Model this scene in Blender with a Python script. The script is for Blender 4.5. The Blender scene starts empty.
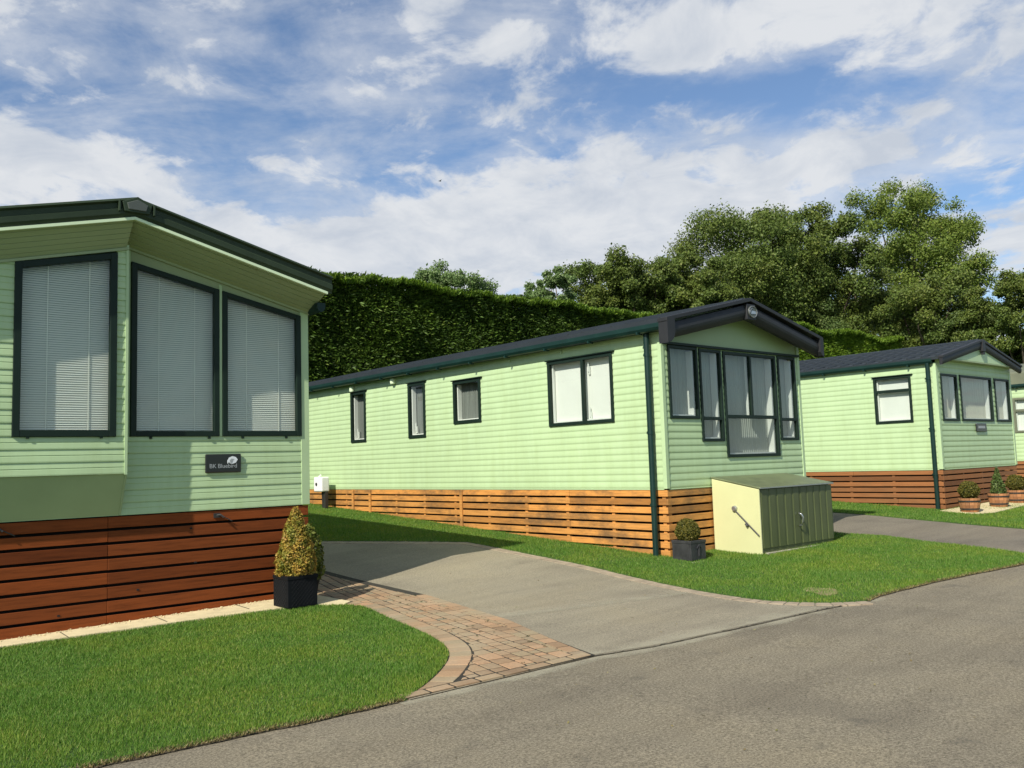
import bpy, bmesh, math, random
import numpy as np
from mathutils import Vector, Matrix

random.seed(7); rng = np.random.default_rng(11)
scene = bpy.context.scene
COL = scene.collection
Z0 = 1.62                      # eye height: geometry below is written relative to the eye and lifted by Z0

# ------------------------------------------------------------------ terrain
def gz(x, y):
    t = np.clip((x-5)/4.5, 0, 1); t = t*t*(3-2*t)
    y0 = 10.2+(7.3-10.2)*t
    d = y-y0
    s = 0.5*(d+np.sqrt(d*d+.5))
    s = np.minimum(s, 16)
    xx = np.clip(x, -40, 60)
    return -1.62+0.016*xx+0.058*s

# ------------------------------------------------------------------ materials
def nodes_of(name):
    m = bpy.data.materials.new(name); m.use_nodes = True
    nt = m.node_tree; b = nt.nodes['Principled BSDF']
    return m, nt, b

def L(nt, a, b): nt.links.new(a, b)

def noise(nt, scale, detail=4, rough=.55, coord='Object', stretch=None):
    tc = nt.nodes.new('ShaderNodeTexCoord'); n = nt.nodes.new('ShaderNodeTexNoise')
    n.inputs['Scale'].default_value = scale; n.inputs['Detail'].default_value = detail
    n.inputs['Roughness'].default_value = rough
    if stretch:
        mp = nt.nodes.new('ShaderNodeMapping'); mp.inputs['Scale'].default_value = stretch
        L(nt, tc.outputs[coord], mp.inputs[0]); L(nt, mp.outputs[0], n.inputs['Vector'])
    else: L(nt, tc.outputs[coord], n.inputs['Vector'])
    return n

def ramp(nt, src, stops):
    r = nt.nodes.new('ShaderNodeValToRGB'); e = r.color_ramp.elements
    while len(e) < len(stops): e.new(.5)
    for el, (p, c) in zip(e, stops):
        el.position = p; el.color = (*c, 1) if len(c) == 3 else c
    L(nt, src, r.inputs[0]); return r

def mixc(nt, fac, a, b, mode='MIX'):
    n = nt.nodes.new('ShaderNodeMix'); n.data_type = 'RGBA'; n.blend_type = mode
    for s, v in ((n.inputs[0], fac), (n.inputs[6], a), (n.inputs[7], b)):
        if hasattr(v, 'is_linked'): L(nt, v, s)
        elif isinstance(v, tuple): s.default_value = (*v, 1)
        else: s.default_value = v
    return n.outputs[2]

def bump(nt, b, src, strength, dist=.01):
    n = nt.nodes.new('ShaderNodeBump'); n.inputs['Strength'].default_value = strength
    n.inputs['Distance'].default_value = dist
    L(nt, src, n.inputs['Height']); L(nt, n.outputs[0], b.inputs['Normal'])

def simple(name, c, rough=.5, var=.12, vscale=3, bmp=0, bscale=60, metal=0, spec=.5, stretch=None):
    m, nt, b = nodes_of(name)
    b.inputs['Roughness'].default_value = rough; b.inputs['Metallic'].default_value = metal
    b.inputs['Specular IOR Level'].default_value = spec
    n = noise(nt, vscale, 5, .6, stretch=stretch)
    lo = tuple(max(0, x*(1-var)) for x in c); hi = tuple(min(1, x*(1+var)) for x in c)
    r = ramp(nt, n.outputs[0], [(.3, lo), (.7, hi)]); L(nt, r.outputs[0], b.inputs['Base Color'])
    if bmp:
        n2 = noise(nt, bscale, 3, .6); bump(nt, b, n2.outputs[0], bmp)
    return m

def siding_mat(name, c):
    m, nt, b = nodes_of(name)
    b.inputs['Roughness'].default_value = .42
    n = noise(nt, .9, 5, .6); n2 = noise(nt, 6, 6, .7, stretch=(1, 1, .12))
    a = ramp(nt, n.outputs[0], [(.3, tuple(x*.93 for x in c)), (.7, tuple(x*1.04 for x in c))])
    st = ramp(nt, n2.outputs[0], [(.42, (1, 1, 1)), (.75, (.90, .895, .83))])
    o = mixc(nt, 1.0, a.outputs[0], st.outputs[0], 'MULTIPLY')
    L(nt, o, b.inputs['Base Color'])
    n3 = noise(nt, 2.2, 3, .5); bump(nt, b, n3.outputs[0], .12, .02)
    return m

def wood_mat(name, c, var=.3, grey=.0, stretch=(.6, .6, 9), rough=.6, spec=.3):
    m, nt, b = nodes_of(name)
    b.inputs['Roughness'].default_value = rough; b.inputs['Specular IOR Level'].default_value = spec
    g = nt.nodes.new('ShaderNodeNewGeometry')
    n = noise(nt, 4, 6, .65, stretch=stretch)
    a = ramp(nt, n.outputs[0], [(.25, tuple(x*(1-var) for x in c)), (.5, c), (.8, tuple(x*(1+var*.6) for x in c))])
    isl = ramp(nt, g.outputs['Random Per Island'], [(0, (.66, .62, .6)), (.5, (1, 1, 1)), (1, (1.22, 1.15, 1.05))])
    o = mixc(nt, 1.0, a.outputs[0], isl.outputs[0], 'MULTIPLY')
    if grey:
        n3 = noise(nt, 1.3, 5, .7, stretch=(1, 1, 2.2))
        w = ramp(nt, n3.outputs[0], [(.46, (0, 0, 0)), (.68, (grey, grey, grey))])
        o = mixc(nt, w.outputs[0], o, (.14, .085, .04))
    L(nt, o, b.inputs['Base Color'])
    bump(nt, b, n.outputs[0], .25, .006)
    return m

def leaf_mat(name, stops, trans=.25, rough=.55, patch=None):
    m, nt, b = nodes_of(name)
    g = nt.nodes.new('ShaderNodeNewGeometry')
    r = ramp(nt, g.outputs['Random Per Island'], stops); col = r.outputs[0]
    if patch:
        sc, tint = patch
        n = noise(nt, sc, 3, .6); w = ramp(nt, n.outputs[0], [(.42, (0, 0, 0)), (.62, (1, 1, 1))])
        col = mixc(nt, w.outputs[0], col, mixc(nt, 1.0, col, tint, 'MULTIPLY'))
    L(nt, col, b.inputs['Base Color'])
    b.inputs['Roughness'].default_value = rough; b.inputs['Specular IOR Level'].default_value = .25
    t = nt.nodes.new('ShaderNodeBsdfTranslucent'); L(nt, col, t.inputs[0])
    mx = nt.nodes.new('ShaderNodeMixShader'); mx.inputs[0].default_value = trans
    L(nt, b.outputs[0], mx.inputs[1]); L(nt, t.outputs[0], mx.inputs[2])
    L(nt, mx.outputs[0], nt.nodes['Material Output'].inputs[0])
    return m

def glass_mat(name, tint, refl=.9, base=.07):
    m = bpy.data.materials.new(name); m.use_nodes = True; nt = m.node_tree
    nt.nodes.remove(nt.nodes['Principled BSDF'])
    t = nt.nodes.new('ShaderNodeBsdfTransparent'); t.inputs[0].default_value = (*tint, 1)
    g = nt.nodes.new('ShaderNodeBsdfGlossy'); g.inputs['Roughness'].default_value = .02
    g.inputs['Color'].default_value = (refl, refl, refl, 1)
    lw = nt.nodes.new('ShaderNodeLayerWeight'); lw.inputs['Blend'].default_value = .5
    pw = nt.nodes.new('ShaderNodeMath'); pw.operation = 'POWER'; pw.inputs[1].default_value = 4.0; L(nt, lw.outputs['Facing'], pw.inputs[0])
    f = nt.nodes.new('ShaderNodeMath'); f.operation = 'MULTIPLY_ADD'; f.inputs[1].default_value = .75; f.inputs[2].default_value = base; L(nt, pw.outputs[0], f.inputs[0])
    mx = nt.nodes.new('ShaderNodeMixShader')
    L(nt, f.outputs[0], mx.inputs[0]); L(nt, t.outputs[0], mx.inputs[1]); L(nt, g.outputs[0], mx.inputs[2])
    L(nt, mx.outputs[0], nt.nodes['Material Output'].inputs[0])
    return m

def tarmac(name, lo, hi, blotch, stain=None, grit=.9):
    m, nt, b = nodes_of(name)
    b.inputs['Roughness'].default_value = .88; b.inputs['Specular IOR Level'].default_value = .25
    n = noise(nt, 62, 6, .9); n2 = noise(nt, .55, 6, .62); n4 = noise(nt, 34, 4, .7)
    a = ramp(nt, n.outputs[0], [(.38, lo), (.5, tuple((x+y)/2 for x, y in zip(lo, hi))), (.63, hi)])
    w = ramp(nt, n2.outputs[0], [(.32, (.78, .78, .80)), (.5, (1, 1, 1)), (.72, blotch)])
    o = mixc(nt, 1.0, a.outputs[0], w.outputs[0], 'MULTIPLY')
    sp = ramp(nt, n4.outputs[0], [(.66, (0, 0, 0)), (.74, (.6, .6, .6))])
    o = mixc(nt, sp.outputs[0], o, tuple(min(1, x*1.55) for x in hi))
    # worn streaks along the road (X)
    n3 = noise(nt, 1.0, 5, .6, stretch=(.35, 2.6, 1))
    s3 = ramp(nt, n3.outputs[0], [(.45, (1, 1, 1)), (.7, (.84, .83, .83))])
    o = mixc(nt, 1.0, o, s3.outputs[0], 'MULTIPLY')
    if stain:
        n5 = noise(nt, 2.4, 6, .7); s5 = ramp(nt, n5.outputs[0], [(.60, (0, 0, 0)), (.72, (.6, .6, .6))])
        o = mixc(nt, s5.outputs[0], o, stain)
    L(nt, o, b.inputs['Base Color'])
    bump(nt, b, n.outputs[0], grit, .006)
    return m

M = {}
GREEN = (.440, .575, .310)
M['siding'] = siding_mat('pale_green_cladding', GREEN)
M['siding_plain'] = simple('pale_green_panel', (.425, .555, .30), .42, .05, 1.2)
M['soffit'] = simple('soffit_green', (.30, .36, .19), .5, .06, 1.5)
M['gable'] = simple('gable_green_shaded', (.33, .42, .21), .45, .06, 1.2)  # wall green darkened to stand for shade under the roof overhang
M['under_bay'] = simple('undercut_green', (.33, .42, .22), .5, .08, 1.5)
M['cream_trim'] = simple('pale_trim', (.66, .78, .50), .4, .04)
M['dark_green'] = simple('dark_green_plastic', (.008, .019, .012), .5, .2, 4, spec=.25)
M['fascia_green'] = simple('fascia_dark_green', (.030, .046, .024), .5, .15, 3, spec=.25)
M['gutter'] = simple('gutter_green', (.006, .026, .020), .45, .2, 4, spec=.3)
M['charcoal'] = simple('charcoal_fascia', (.022, .0225, .023), .5, .15, 3, spec=.3)
M['roof'] = simple('roof_sheet', (.024, .030, .034), .6, .12, 1.5, spec=.25)
M['roof_olive'] = simple('olive_roof', (.13, .14, .085), .6, .2, 2)
M['wood_red'] = wood_mat('red_stained_boards', (.18, .046, .011), .45, rough=.7, spec=.15)
M['wood_orange'] = wood_mat('orange_pine_boards', (.52, .24, .062), .42, .9)
M['wood_brown'] = wood_mat('brown_boards', (.25, .105, .038), .28, .3)
M['barrel'] = wood_mat('barrel_wood', (.36, .17, .075), .3, 0, stretch=(9, 9, .6))
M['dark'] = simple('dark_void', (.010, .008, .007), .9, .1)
M['white'] = simple('white_plastic', (.78, .78, .74), .4, .03)
M['blind'] = simple('white_blind', (.80, .79, .74), .7, .03, 2)
M['slat'] = simple('venetian_slat', (.86, .86, .78), .45, .03, 2)
M['net'] = simple('net_curtain', (.38, .40, .36), .8, .10, 2.2, stretch=(6, 6, .3))
M['net_grey'] = simple('grey_curtain', (.15, .16, .15), .8, .22, 2.5, stretch=(8, 8, .3))
M['net_beige'] = simple('beige_curtain', (.47, .45, .36), .8, .10, 2.5, stretch=(8, 8, .3))
M['glass'] = glass_mat('window_glass', (.84, .88, .84), base=.06)
M['glass_dark'] = glass_mat('window_glass_tinted', (.90, .93, .88), base=.04)
M['sign'] = simple('sign_black', (.016, .018, .017), .25, .1)
M['letters'] = simple('sign_letters', (.32, .34, .34), .4, .03)
M['emblem'] = simple('sign_emblem', (.72, .74, .75), .35, .03)
M['silver'] = simple('silver', (.45, .46, .45), .3, .05, metal=.8)
M['badge'] = simple('badge_grey', (.075, .085, .07), .45, .1)
M['cream_metal'] = simple('cream_metal', (.56, .555, .285), .4, .05, 1.5)
M['olive_metal'] = simple('olive_metal', (.085, .102, .036), .4, .12, 2.0)
M['olive_lid'] = simple('olive_lid', (.13, .15, .07), .45, .22, 5)
M['lead'] = simple('lead_planter', (.034, .034, .034), .45, .35, 6, .2, 30)
M['black_pot'] = simple('black_planter', (.006, .007, .008), .65, .2, 6, spec=.15)
M['soil'] = simple('soil', (.03, .02, .012), .95, .3, 20)
M['stone'] = simple('cream_slab', (.62, .52, .30), .85, .14, 6, .4, 90)
M['slab_grey'] = simple('grey_slab', (.36, .33, .25), .85, .18, 6, .3, 60)
M['earth'] = simple('bare_earth', (.26, .21, .10), .95, .3, 9, .5, 60)
M['mortar'] = simple('paving_joint', (.030, .026, .016), .95, .3, 8)
M['bark'] = simple('bark', (.10, .075, .05), .9, .35, 5, .6, 12)
M['bird'] = simple('bird_dark', (.02, .03, .045), .7, .1)
M['stay'] = simple('stay_rod', (.03, .028, .025), .4, .1)

def lawn_mat():
    m, nt, b = nodes_of('lawn_turf')
    n = noise(nt, 1.3, 5, .6); n2 = noise(nt, 90, 3, .7)
    a = ramp(nt, n.outputs[0], [(.3, (.040, .100, .010)), (.7, (.075, .145, .018))])
    c = ramp(nt, n2.outputs[0], [(.35, (.55, .55, .5)), (.65, (1.15, 1.15, 1.1))])
    L(nt, mixc(nt, 1.0, a.outputs[0], c.outputs[0], 'MULTIPLY'), b.inputs['Base Color'])
    b.inputs['Roughness'].default_value = .9; bump(nt, b, n2.outputs[0], .8, .02)
    return m
M['lawn'] = lawn_mat()
M['blade'] = leaf_mat('grass_blades', [(0, (.068, .165, .017)), (.45, (.108, .228, .026)), (.8, (.165, .285, .042)), (1, (.27, .32, .09))], .35,
                      patch=(.9, (1.38, 1.12, 1.0)))
M['far_ground'] = simple('far_ground', (.05, .11, .02), .95, .3, .4)
M['road'] = tarmac('road_tarmac', (.074, .063, .042), (.37, .318, .218), (1.14, 1.12, 1.06), (.095, .085, .065))
M['drive'] = tarmac('drive_tarmac', (.150, .128, .085), (.41, .362, .255), (1.12, 1.10, 1.04))
M['drive_dark'] = tarmac('second_drive_tarmac', (.10, .085, .062), (.29, .25, .185), (1.1, 1.08, 1.04))
M['dust'] = simple('dust_line', (.40, .37, .27), .95, .2, 14)

def block_mat():
    m, nt, b = nodes_of('block_paving_tumbled')
    g = nt.nodes.new('ShaderNodeNewGeometry')
    r = ramp(nt, g.outputs['Random Per Island'], [(0, (.22, .145, .080)), (.25, (.36, .225, .12)), (.5, (.29, .225, .13)), (.75, (.42, .25, .135)), (1, (.23, .195, .12))])
    n = noise(nt, 60, 4, .7); n2 = noise(nt, 1.6, 5, .6)
    w = ramp(nt, n.outputs[0], [(.3, (.78, .78, .76)), (.7, (1.15, 1.13, 1.1))])
    o = mixc(nt, 1.0, r.outputs[0], w.outputs[0], 'MULTIPLY')
    w2 = ramp(nt, n2.outputs[0], [(.45, (0, 0, 0)), (.7, (.6, .6, .6))])
    o = mixc(nt, w2.outputs[0], o, (.36, .30, .19))
    L(nt, o, b.inputs['Base Color']); b.inputs['Roughness'].default_value = .9
    bump(nt, b, n.outputs[0], .5, .006)
    return m
M['block'] = block_mat()
M['block_faded'] = simple('faded_block_edging', (.31, .245, .165), .9, .25, 7, .5, 60)
M['hedge_core'] = simple('hedge_core', (.02, .035, .010), .95, .3, 2)
M['hedge'] = leaf_mat('hedge_sprays', [(0, (0.0334, 0.0638, 0.0102)), (0.5, (0.0547, 0.1003, 0.014)), (0.85, (0.0836, 0.152, 0.0204)), (1, (0.1368, 0.1824, 0.0306))], .2, patch=(.5, (1.25, 1.2, 1.0)))
M['hedge_light'] = leaf_mat('hedge_sprays_light', [(0, (0.0655, 0.1193, 0.0106)), (0.5, (0.1094, 0.1896, 0.0147)), (1, (0.175, 0.2527, 0.0264))], .25, patch=(.6, (1.2, 1.2, 1.0)))  # paler hedge leaves; sunlight on the hedge tops is put into this colour
M['leaf_dense'] = leaf_mat('leaves_dense', [(0, (0.0591, 0.093, 0.017)), (0.5, (0.0872, 0.1332, 0.0223)), (0.85, (0.1196, 0.1673, 0.0314)), (1, (0.1829, 0.2169, 0.059))], .25, patch=(.35, (1.25, 1.1, 1.0)))
M['leaf_ash'] = leaf_mat('leaves_ash', [(0, (0.082, 0.126, 0.0181)), (0.5, (0.1181, 0.1733, 0.0241)), (0.85, (0.1721, 0.2285, 0.0351)), (1, (0.2786, 0.3151, 0.0751))], .3, patch=(.3, (1.15, 1.1, 1.1)))
M['leaf_pale'] = leaf_mat('leaves_pale', [(0, (0.084, 0.1445, 0.036)), (0.5, (0.1329, 0.2134, 0.0574)), (1, (0.266, 0.3283, 0.1474))], .3)
M['leaf_dark'] = leaf_mat('leaves_dark', [(0, (.016, .028, .010)), (.5, (.026, .042, .014)), (1, (.05, .07, .02))], .2)
M['leaf_bush'] = leaf_mat('leaves_bush', [(0, (0.0454, 0.0807, 0.0182)), (0.5, (0.0757, 0.1211, 0.0259)), (1, (0.1411, 0.1883, 0.0583))], .25, patch=(.5, (1.3, 1.15, .9)))
M['leaf_gold'] = leaf_mat('leaves_golden', [(0, (0.224, 0.169, 0.024)), (0.4, (0.392, 0.26, 0.042)), (0.75, (0.504, 0.325, 0.06)), (1, (0.42, 0.208, 0.06))], .25, patch=(7, (.55, .85, .7)))
M['leaf_box'] = leaf_mat('leaves_box', [(0, (.07, .075, .012)), (.5, (.12, .115, .018)), (1, (.20, .16, .03))], .25)
M['leaf_shrub'] = leaf_mat('leaves_shrub', [(0, (.07, .10, .015)), (.5, (.12, .15, .022)), (1, (.22, .22, .04))], .3)
M['moss'] = leaf_mat('moss_leaves', [(0, (.02, .03, .008)), (1, (.05, .07, .015))], .1)
M['leaf_conifer'] = leaf_mat('leaves_conifer', [(0, (.05, .09, .02)), (.5, (.09, .14, .03)), (1, (.16, .20, .06))], .25)

# ------------------------------------------------------------------ mesh helpers
class MB:
    def __init__(s): s.v = []; s.f = []
    def poly(s, pts):
        k = len(s.v); s.v += [tuple(map(float, p)) for p in pts]; s.f.append(list(range(k, k+len(pts))))
    def hexa(s, p):        # 8 points: bottom ring 0-3, top ring 4-7
        k = len(s.v); s.v += [tuple(map(float, q)) for q in p]
        for f in ((3, 2, 1, 0), (4, 5, 6, 7), (0, 1, 5, 4), (1, 2, 6, 5), (2, 3, 7, 6), (3, 0, 4, 7)):
            s.f.append([k+i for i in f])
    def box(s, x0, x1, y0, y1, z0, z1):
        s.hexa([(x0, y0, z0), (x1, y0, z0), (x1, y1, z0), (x0, y1, z0), (x0, y0, z1), (x1, y0, z1), (x1, y1, z1), (x0, y1, z1)])
    def prism(s, ring_a, ring_b):     # two matching rings of 3-D points, capped
        k = len(s.v); n = len(ring_a)
        s.v += [tuple(map(float, p)) for p in ring_a]+[tuple(map(float, p)) for p in ring_b]
        for i in range(n):
            j = (i+1) % n; s.f.append([k+i, k+j, k+n+j, k+n+i])
        s.f.append([k+i for i in range(n)][::-1]); s.f.append([k+n+i for i in range(n)])
    def tube(s, pts, r, n=8):
        pts = [Vector(p) for p in pts]; rs = r if hasattr(r, '__len__') else [r]*len(pts)
        k = len(s.v)
        for i, p in enumerate(pts):
            d = (pts[min(i+1, len(pts)-1)]-pts[max(i-1, 0)]).normalized()
            a = d.orthogonal().normalized() if abs(d.z) > .9 else d.cross(Vector((0, 0, 1))).normalized()
            b = d.cross(a)
            for j in range(n):
                t = 2*math.pi*j/n; q = p+(a*math.cos(t)+b*math.sin(t))*rs[i]; s.v.append(tuple(q))
        for i in range(len(pts)-1):
            for j in range(n):
                j2 = (j+1) % n; s.f.append([k+i*n+j, k+i*n+j2, k+(i+1)*n+j2, k+(i+1)*n+j])
        s.f.append([k+j for j in range(n)][::-1]); s.f.append([k+(len(pts)-1)*n+j for j in range(n)])
    def lathe(s, prof, c, n=20):      # prof: (r, z)
        k = len(s.v); m = len(prof)
        for r, z in prof:
            for j in range(n):
                t = 2*math.pi*j/n; s.v.append((c[0]+r*math.cos(t), c[1]+r*math.sin(t), c[2]+z))
        for i in range(m-1):
            for j in range(n):
                j2 = (j+1) % n; s.f.append([k+i*n+j, k+i*n+j2, k+(i+1)*n+j2, k+(i+1)*n+j])
        s.f.append([k+j for j in range(n)][::-1]); s.f.append([k+(m-1)*n+j for j in range(n)])

def root_of(o):
    while o.parent: o = o.parent
    return o

def link(name, me, mat, parent=None):
    o = bpy.data.objects.new(name, me); COL.objects.link(o)
    if mat: me.materials.append(mat)
    if parent is not None: o.parent = parent
    return o

def obj(name, mb, mat, parent=None, bevel=0, smooth=False, cuts=(), recalc=True, kind=None, seg=2):
    off = root_of(parent).location if parent is not None else Vector((0, 0, 0))
    me = bpy.data.meshes.new(name)
    me.from_pydata([(x-off.x, y-off.y, z+Z0-off.z) for x, y, z in mb.v], [], mb.f)
    bm = bmesh.new(); bm.from_mesh(me)
    for co, no in cuts:
        c = Vector(co)+Vector((0, 0, Z0))-off
        bmesh.ops.bisect_plane(bm, geom=bm.verts[:]+bm.edges[:]+bm.faces[:], plane_co=c, plane_no=no, clear_outer=True)
    if recalc: bmesh.ops.recalc_face_normals(bm, faces=bm.faces)
    bm.to_mesh(me); bm.free()
    o = link(name, me, M[mat] if isinstance(mat, str) else mat, parent)
    if smooth:
        for p in me.polygons: p.use_smooth = True
    if bevel:
        b = o.modifiers.new('bevel', 'BEVEL'); b.width = bevel; b.segments = seg; b.limit_method = 'ANGLE'
    if kind: o['kind'] = kind
    return o

def thing(name, label, cat, loc, group=None):      # loc in eye-relative coordinates
    o = bpy.data.objects.new(name, None); COL.objects.link(o); o.empty_display_size = .2
    o.location = (loc[0], loc[1], loc[2]+Z0); o['label'] = label; o['category'] = cat
    if group: o['group'] = group
    return o

def tag(o, label, cat, group=None, kind=None):
    o['label'] = label; o['category'] = cat
    if group: o['group'] = group
    if kind: o['kind'] = kind
    return o

def copy_tree(o, parent=None):
    c = o.copy(); COL.objects.link(c)
    if parent is not None: c.parent = parent
    for ch in list(o.children): copy_tree(ch, c)
    return c

def np_mesh(name, verts, nper, mat, parent=None, norms=None):
    """verts (N*nper,3) world array of N separate polygons of nper corners"""
    off = root_of(parent).location if parent is not None else Vector((0, 0, 0))
    v = np.asarray(verts, dtype=np.float64)+np.array([-off.x, -off.y, Z0-off.z])
    n = len(v)//nper
    me = bpy.data.meshes.new(name)
    me.vertices.add(len(v)); me.vertices.foreach_set('co', v.astype(np.float32).ravel())
    me.loops.add(len(v)); me.loops.foreach_set('vertex_index', np.arange(len(v), dtype=np.int32))
    me.polygons.add(n); me.polygons.foreach_set('loop_start', np.arange(n, dtype=np.int32)*nper)
    me.update(calc_edges=True); me.validate()
    return link(name, me, M[mat] if isinstance(mat, str) else mat, parent)

def text_mesh(txt, size, extrude=.003, align='LEFT'):
    cu = bpy.data.curves.new('lettering', 'FONT'); cu.body = txt; cu.size = size; cu.extrude = extrude; cu.align_x = align
    t = bpy.data.objects.new('lettering', cu); COL.objects.link(t)
    dg = bpy.context.evaluated_depsgraph_get(); dg.update()
    me = bpy.data.meshes.new_from_object(t.evaluated_get(dg))
    bpy.data.objects.remove(t); bpy.data.curves.remove(cu)
    return me

def text_on_front(name, txt, size, x, y, z, mat, parent, align='LEFT', extrude=.003):
    me = text_mesh(txt, size, extrude, align); off = root_of(parent).location
    R = Matrix(((1, 0, 0), (0, 0, -1), (0, 1, 0)))
    for v in me.vertices:
        q = R @ v.co; v.co = (q.x+x-off.x, q.y+y-off.y, q.z+z+Z0-off.z)
    return link(name, me, M[mat], parent)

def leaf_quads(p, d, size, align=.6, asp=.6):
    n = len(p); nn = d*align+rng.normal(size=(n, 3))*.55; nn /= np.linalg.norm(nn, axis=1)[:, None]
    a = np.cross(nn, rng.normal(size=(n, 3))); a /= np.linalg.norm(a, axis=1)[:, None]; b = np.cross(nn, a)
    s = (size*rng.uniform(.6, 1.3, n))[:, None]
    V = np.stack([p-a*s*.5, p+b*s*.5*asp-a*s*.05+nn*s*.08, p+a*s*.5, p-b*s*.5*asp-a*s*.05+nn*s*.08], 1)
    return V.reshape(-1, 3)

# sheets of ground that follow the terrain
def sheet(name, poly, off, mat, kind='structure', step=.5, thick=0, parent=None):
    bm = bmesh.new()
    vs = [bm.verts.new((p[0], p[1], 0)) for p in poly]
    f = bm.faces.new(vs); bmesh.ops.triangulate(bm, faces=[f])
    xs = [p[0] for p in poly]; ys = [p[1] for p in poly]
    for ax, lo, hi in ((0, min(xs), max(xs)), (1, min(ys), max(ys))):
        k = math.ceil(lo/step)
        while k*step < hi:
            co = [0, 0, 0]; no = [0, 0, 0]; co[ax] = k*step; no[ax] = 1
            bmesh.ops.bisect_plane(bm, geom=bm.verts[:]+bm.edges[:]+bm.faces[:], plane_co=co, plane_no=no); k += 1
    for v in bm.verts: v.co.z = float(gz(v.co.x, v.co.y))+off+Z0
    bmesh.ops.recalc_face_normals(bm, faces=bm.faces)
    if sum(f.normal.z for f in bm.faces) < 0: bmesh.ops.reverse_faces(bm, faces=bm.faces)
    if thick:
        r = bmesh.ops.extrude_edge_only(bm, edges=[e for e in bm.edges if e.is_boundary])
        for v in [g for g in r['geom'] if isinstance(g, bmesh.types.BMVert)]: v.co.z -= thick
    me = bpy.data.meshes.new(name); bm.to_mesh(me); bm.free()
    for p in me.polygons: p.use_smooth = False
    o = link(name, me, M[mat], parent)
    if kind: o['kind'] = kind
    return o

def smooth_poly(pts, closed=False, n=4):
    out = []; N = len(pts)
    for i in range(N if closed else N-1):
        p0, p1, p2, p3 = pts[max(i-1, 0)], pts[i], pts[i+1], pts[min(i+2, N-1)]
        for k in range(n):
            t = k/n
            out.append(tuple(.5*((2*p1[a])+(-p0[a]+p2[a])*t+(2*p0[a]-5*p1[a]+4*p2[a]-p3[a])*t*t+(-p0[a]+3*p1[a]-3*p2[a]+p3[a])*t**3) for a in (0, 1)))
    out.append(tuple(pts[-1])); return out

# ------------------------------------------------------------------ camera
F, YAW, PITCH, ROLL = 874.4359, .7125, .0914, -.0317
cy, sy, cp, sp = math.cos(YAW), math.sin(YAW), math.cos(PITCH), math.sin(PITCH)
fw = Vector((sy*cp, cy*cp, sp)); rt = Vector((cy, -sy, 0)); up = rt.cross(fw)
cr, sr = math.cos(ROLL), math.sin(ROLL)
rt2 = rt*cr+up*sr; up2 = -rt*sr+up*cr
cam = bpy.data.cameras.new('camera'); camo = bpy.data.objects.new('camera', cam); COL.objects.link(camo)
camo.matrix_world = Matrix(((rt2.x, up2.x, -fw.x, 0), (rt2.y, up2.y, -fw.y, 0), (rt2.z, up2.z, -fw.z, Z0), (0, 0, 0, 1)))
cam.sensor_width = 36; cam.lens = F/1024*36; cam.clip_end = 3000; cam.clip_start = .05
scene.camera = camo
def pray(px, py): return (fw+rt2*((px-512)/F)+up2*((384-py)/F))
def at_depth(px, py, d): return pray(px, py)*d       # eye-relative point at forward depth d

# ------------------------------------------------------------------ ground, road, drives, lawns
def far_ground():
    xs = np.concatenate([np.linspace(-600, -60, 12), np.arange(-50, 70, 1.0), np.linspace(75, 900, 16)]); ys = np.concatenate([np.linspace(-600, -30, 12), np.arange(-20, 40, .5), np.linspace(45, 900, 18)])
    GX, GY = np.meshgrid(xs, ys); GZ = gz(GX, GY)-.09+Z0; nx, ny = len(xs), len(ys)
    v = np.stack([GX.ravel(), GY.ravel(), GZ.ravel()], 1); f = [(j*nx+i, j*nx+i+1, (j+1)*nx+i+1, (j+1)*nx+i) for j in range(ny-1) for i in range(nx-1)]
    me = bpy.data.meshes.new('ground'); me.from_pydata(v.tolist(), [], f); o = link('ground', me, M['far_ground']); o['kind'] = 'structure'
far_ground()
ROADF = smooth_poly([(-14, 6.1), (-6, 5.75), (1.49, 5.33), (2.6, 5.15), (3.38, 5.08), (4.11, 5.03), (5.08, 4.98), (5.61, 4.83), (6.87, 4.68), (7.86, 4.58), (8.4, 4.5)], n=3)
sheet('road', [(-30, 7.0), (-30, 1.0), (70, 1.0), (70, 4.4), (40, 5.0), (24, 5.0), (12.5, 4.9), (10, 5.0), (8.4, 5.0), (5, 5.4), (2, 5.7)], 0, 'road')

LAWN1C = smooth_poly([(5.08, 8.93), (5.13, 8.55), (4.93, 7.73), (4.72, 6.81), (4.52, 6.23), (4.29, 5.86), (3.98, 5.55), (3.68, 5.31), (3.38, 5.10)], n=4)
D1R = smooth_poly([(8.80, 11.4), (8.70, 9.57), (8.55, 8.13), (8.06, 6.3), (7.92, 5.35), (8.12, 4.75), (8.45, 4.47)], n=4)       # drive / lawn edge
# driveway between first and second caravan
drive = [(3.38, 5.08), (5.08, 4.98), (5.61, 4.83), (6.87, 4.68), (7.86, 4.58), (8.45, 4.47)]+D1R[::-1][1:]+[(7.34, 13.57), (6.2, 15.3), (4.6, 15.6), (4.6, 9.2), (4.3, 6.0)]
sheet('driveway', drive, .008, 'drive')
# red-brown block edging along the right side and far end of the drive
def band(line, w):
    out = []
    for i, p in enumerate(line):
        a = Vector(line[max(i-1, 0)]); b = Vector(line[min(i+1, len(line)-1)]); d = (b-a).normalized()
        out.append((p[0]+d.y*w, p[1]-d.x*w))
    return out

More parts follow.
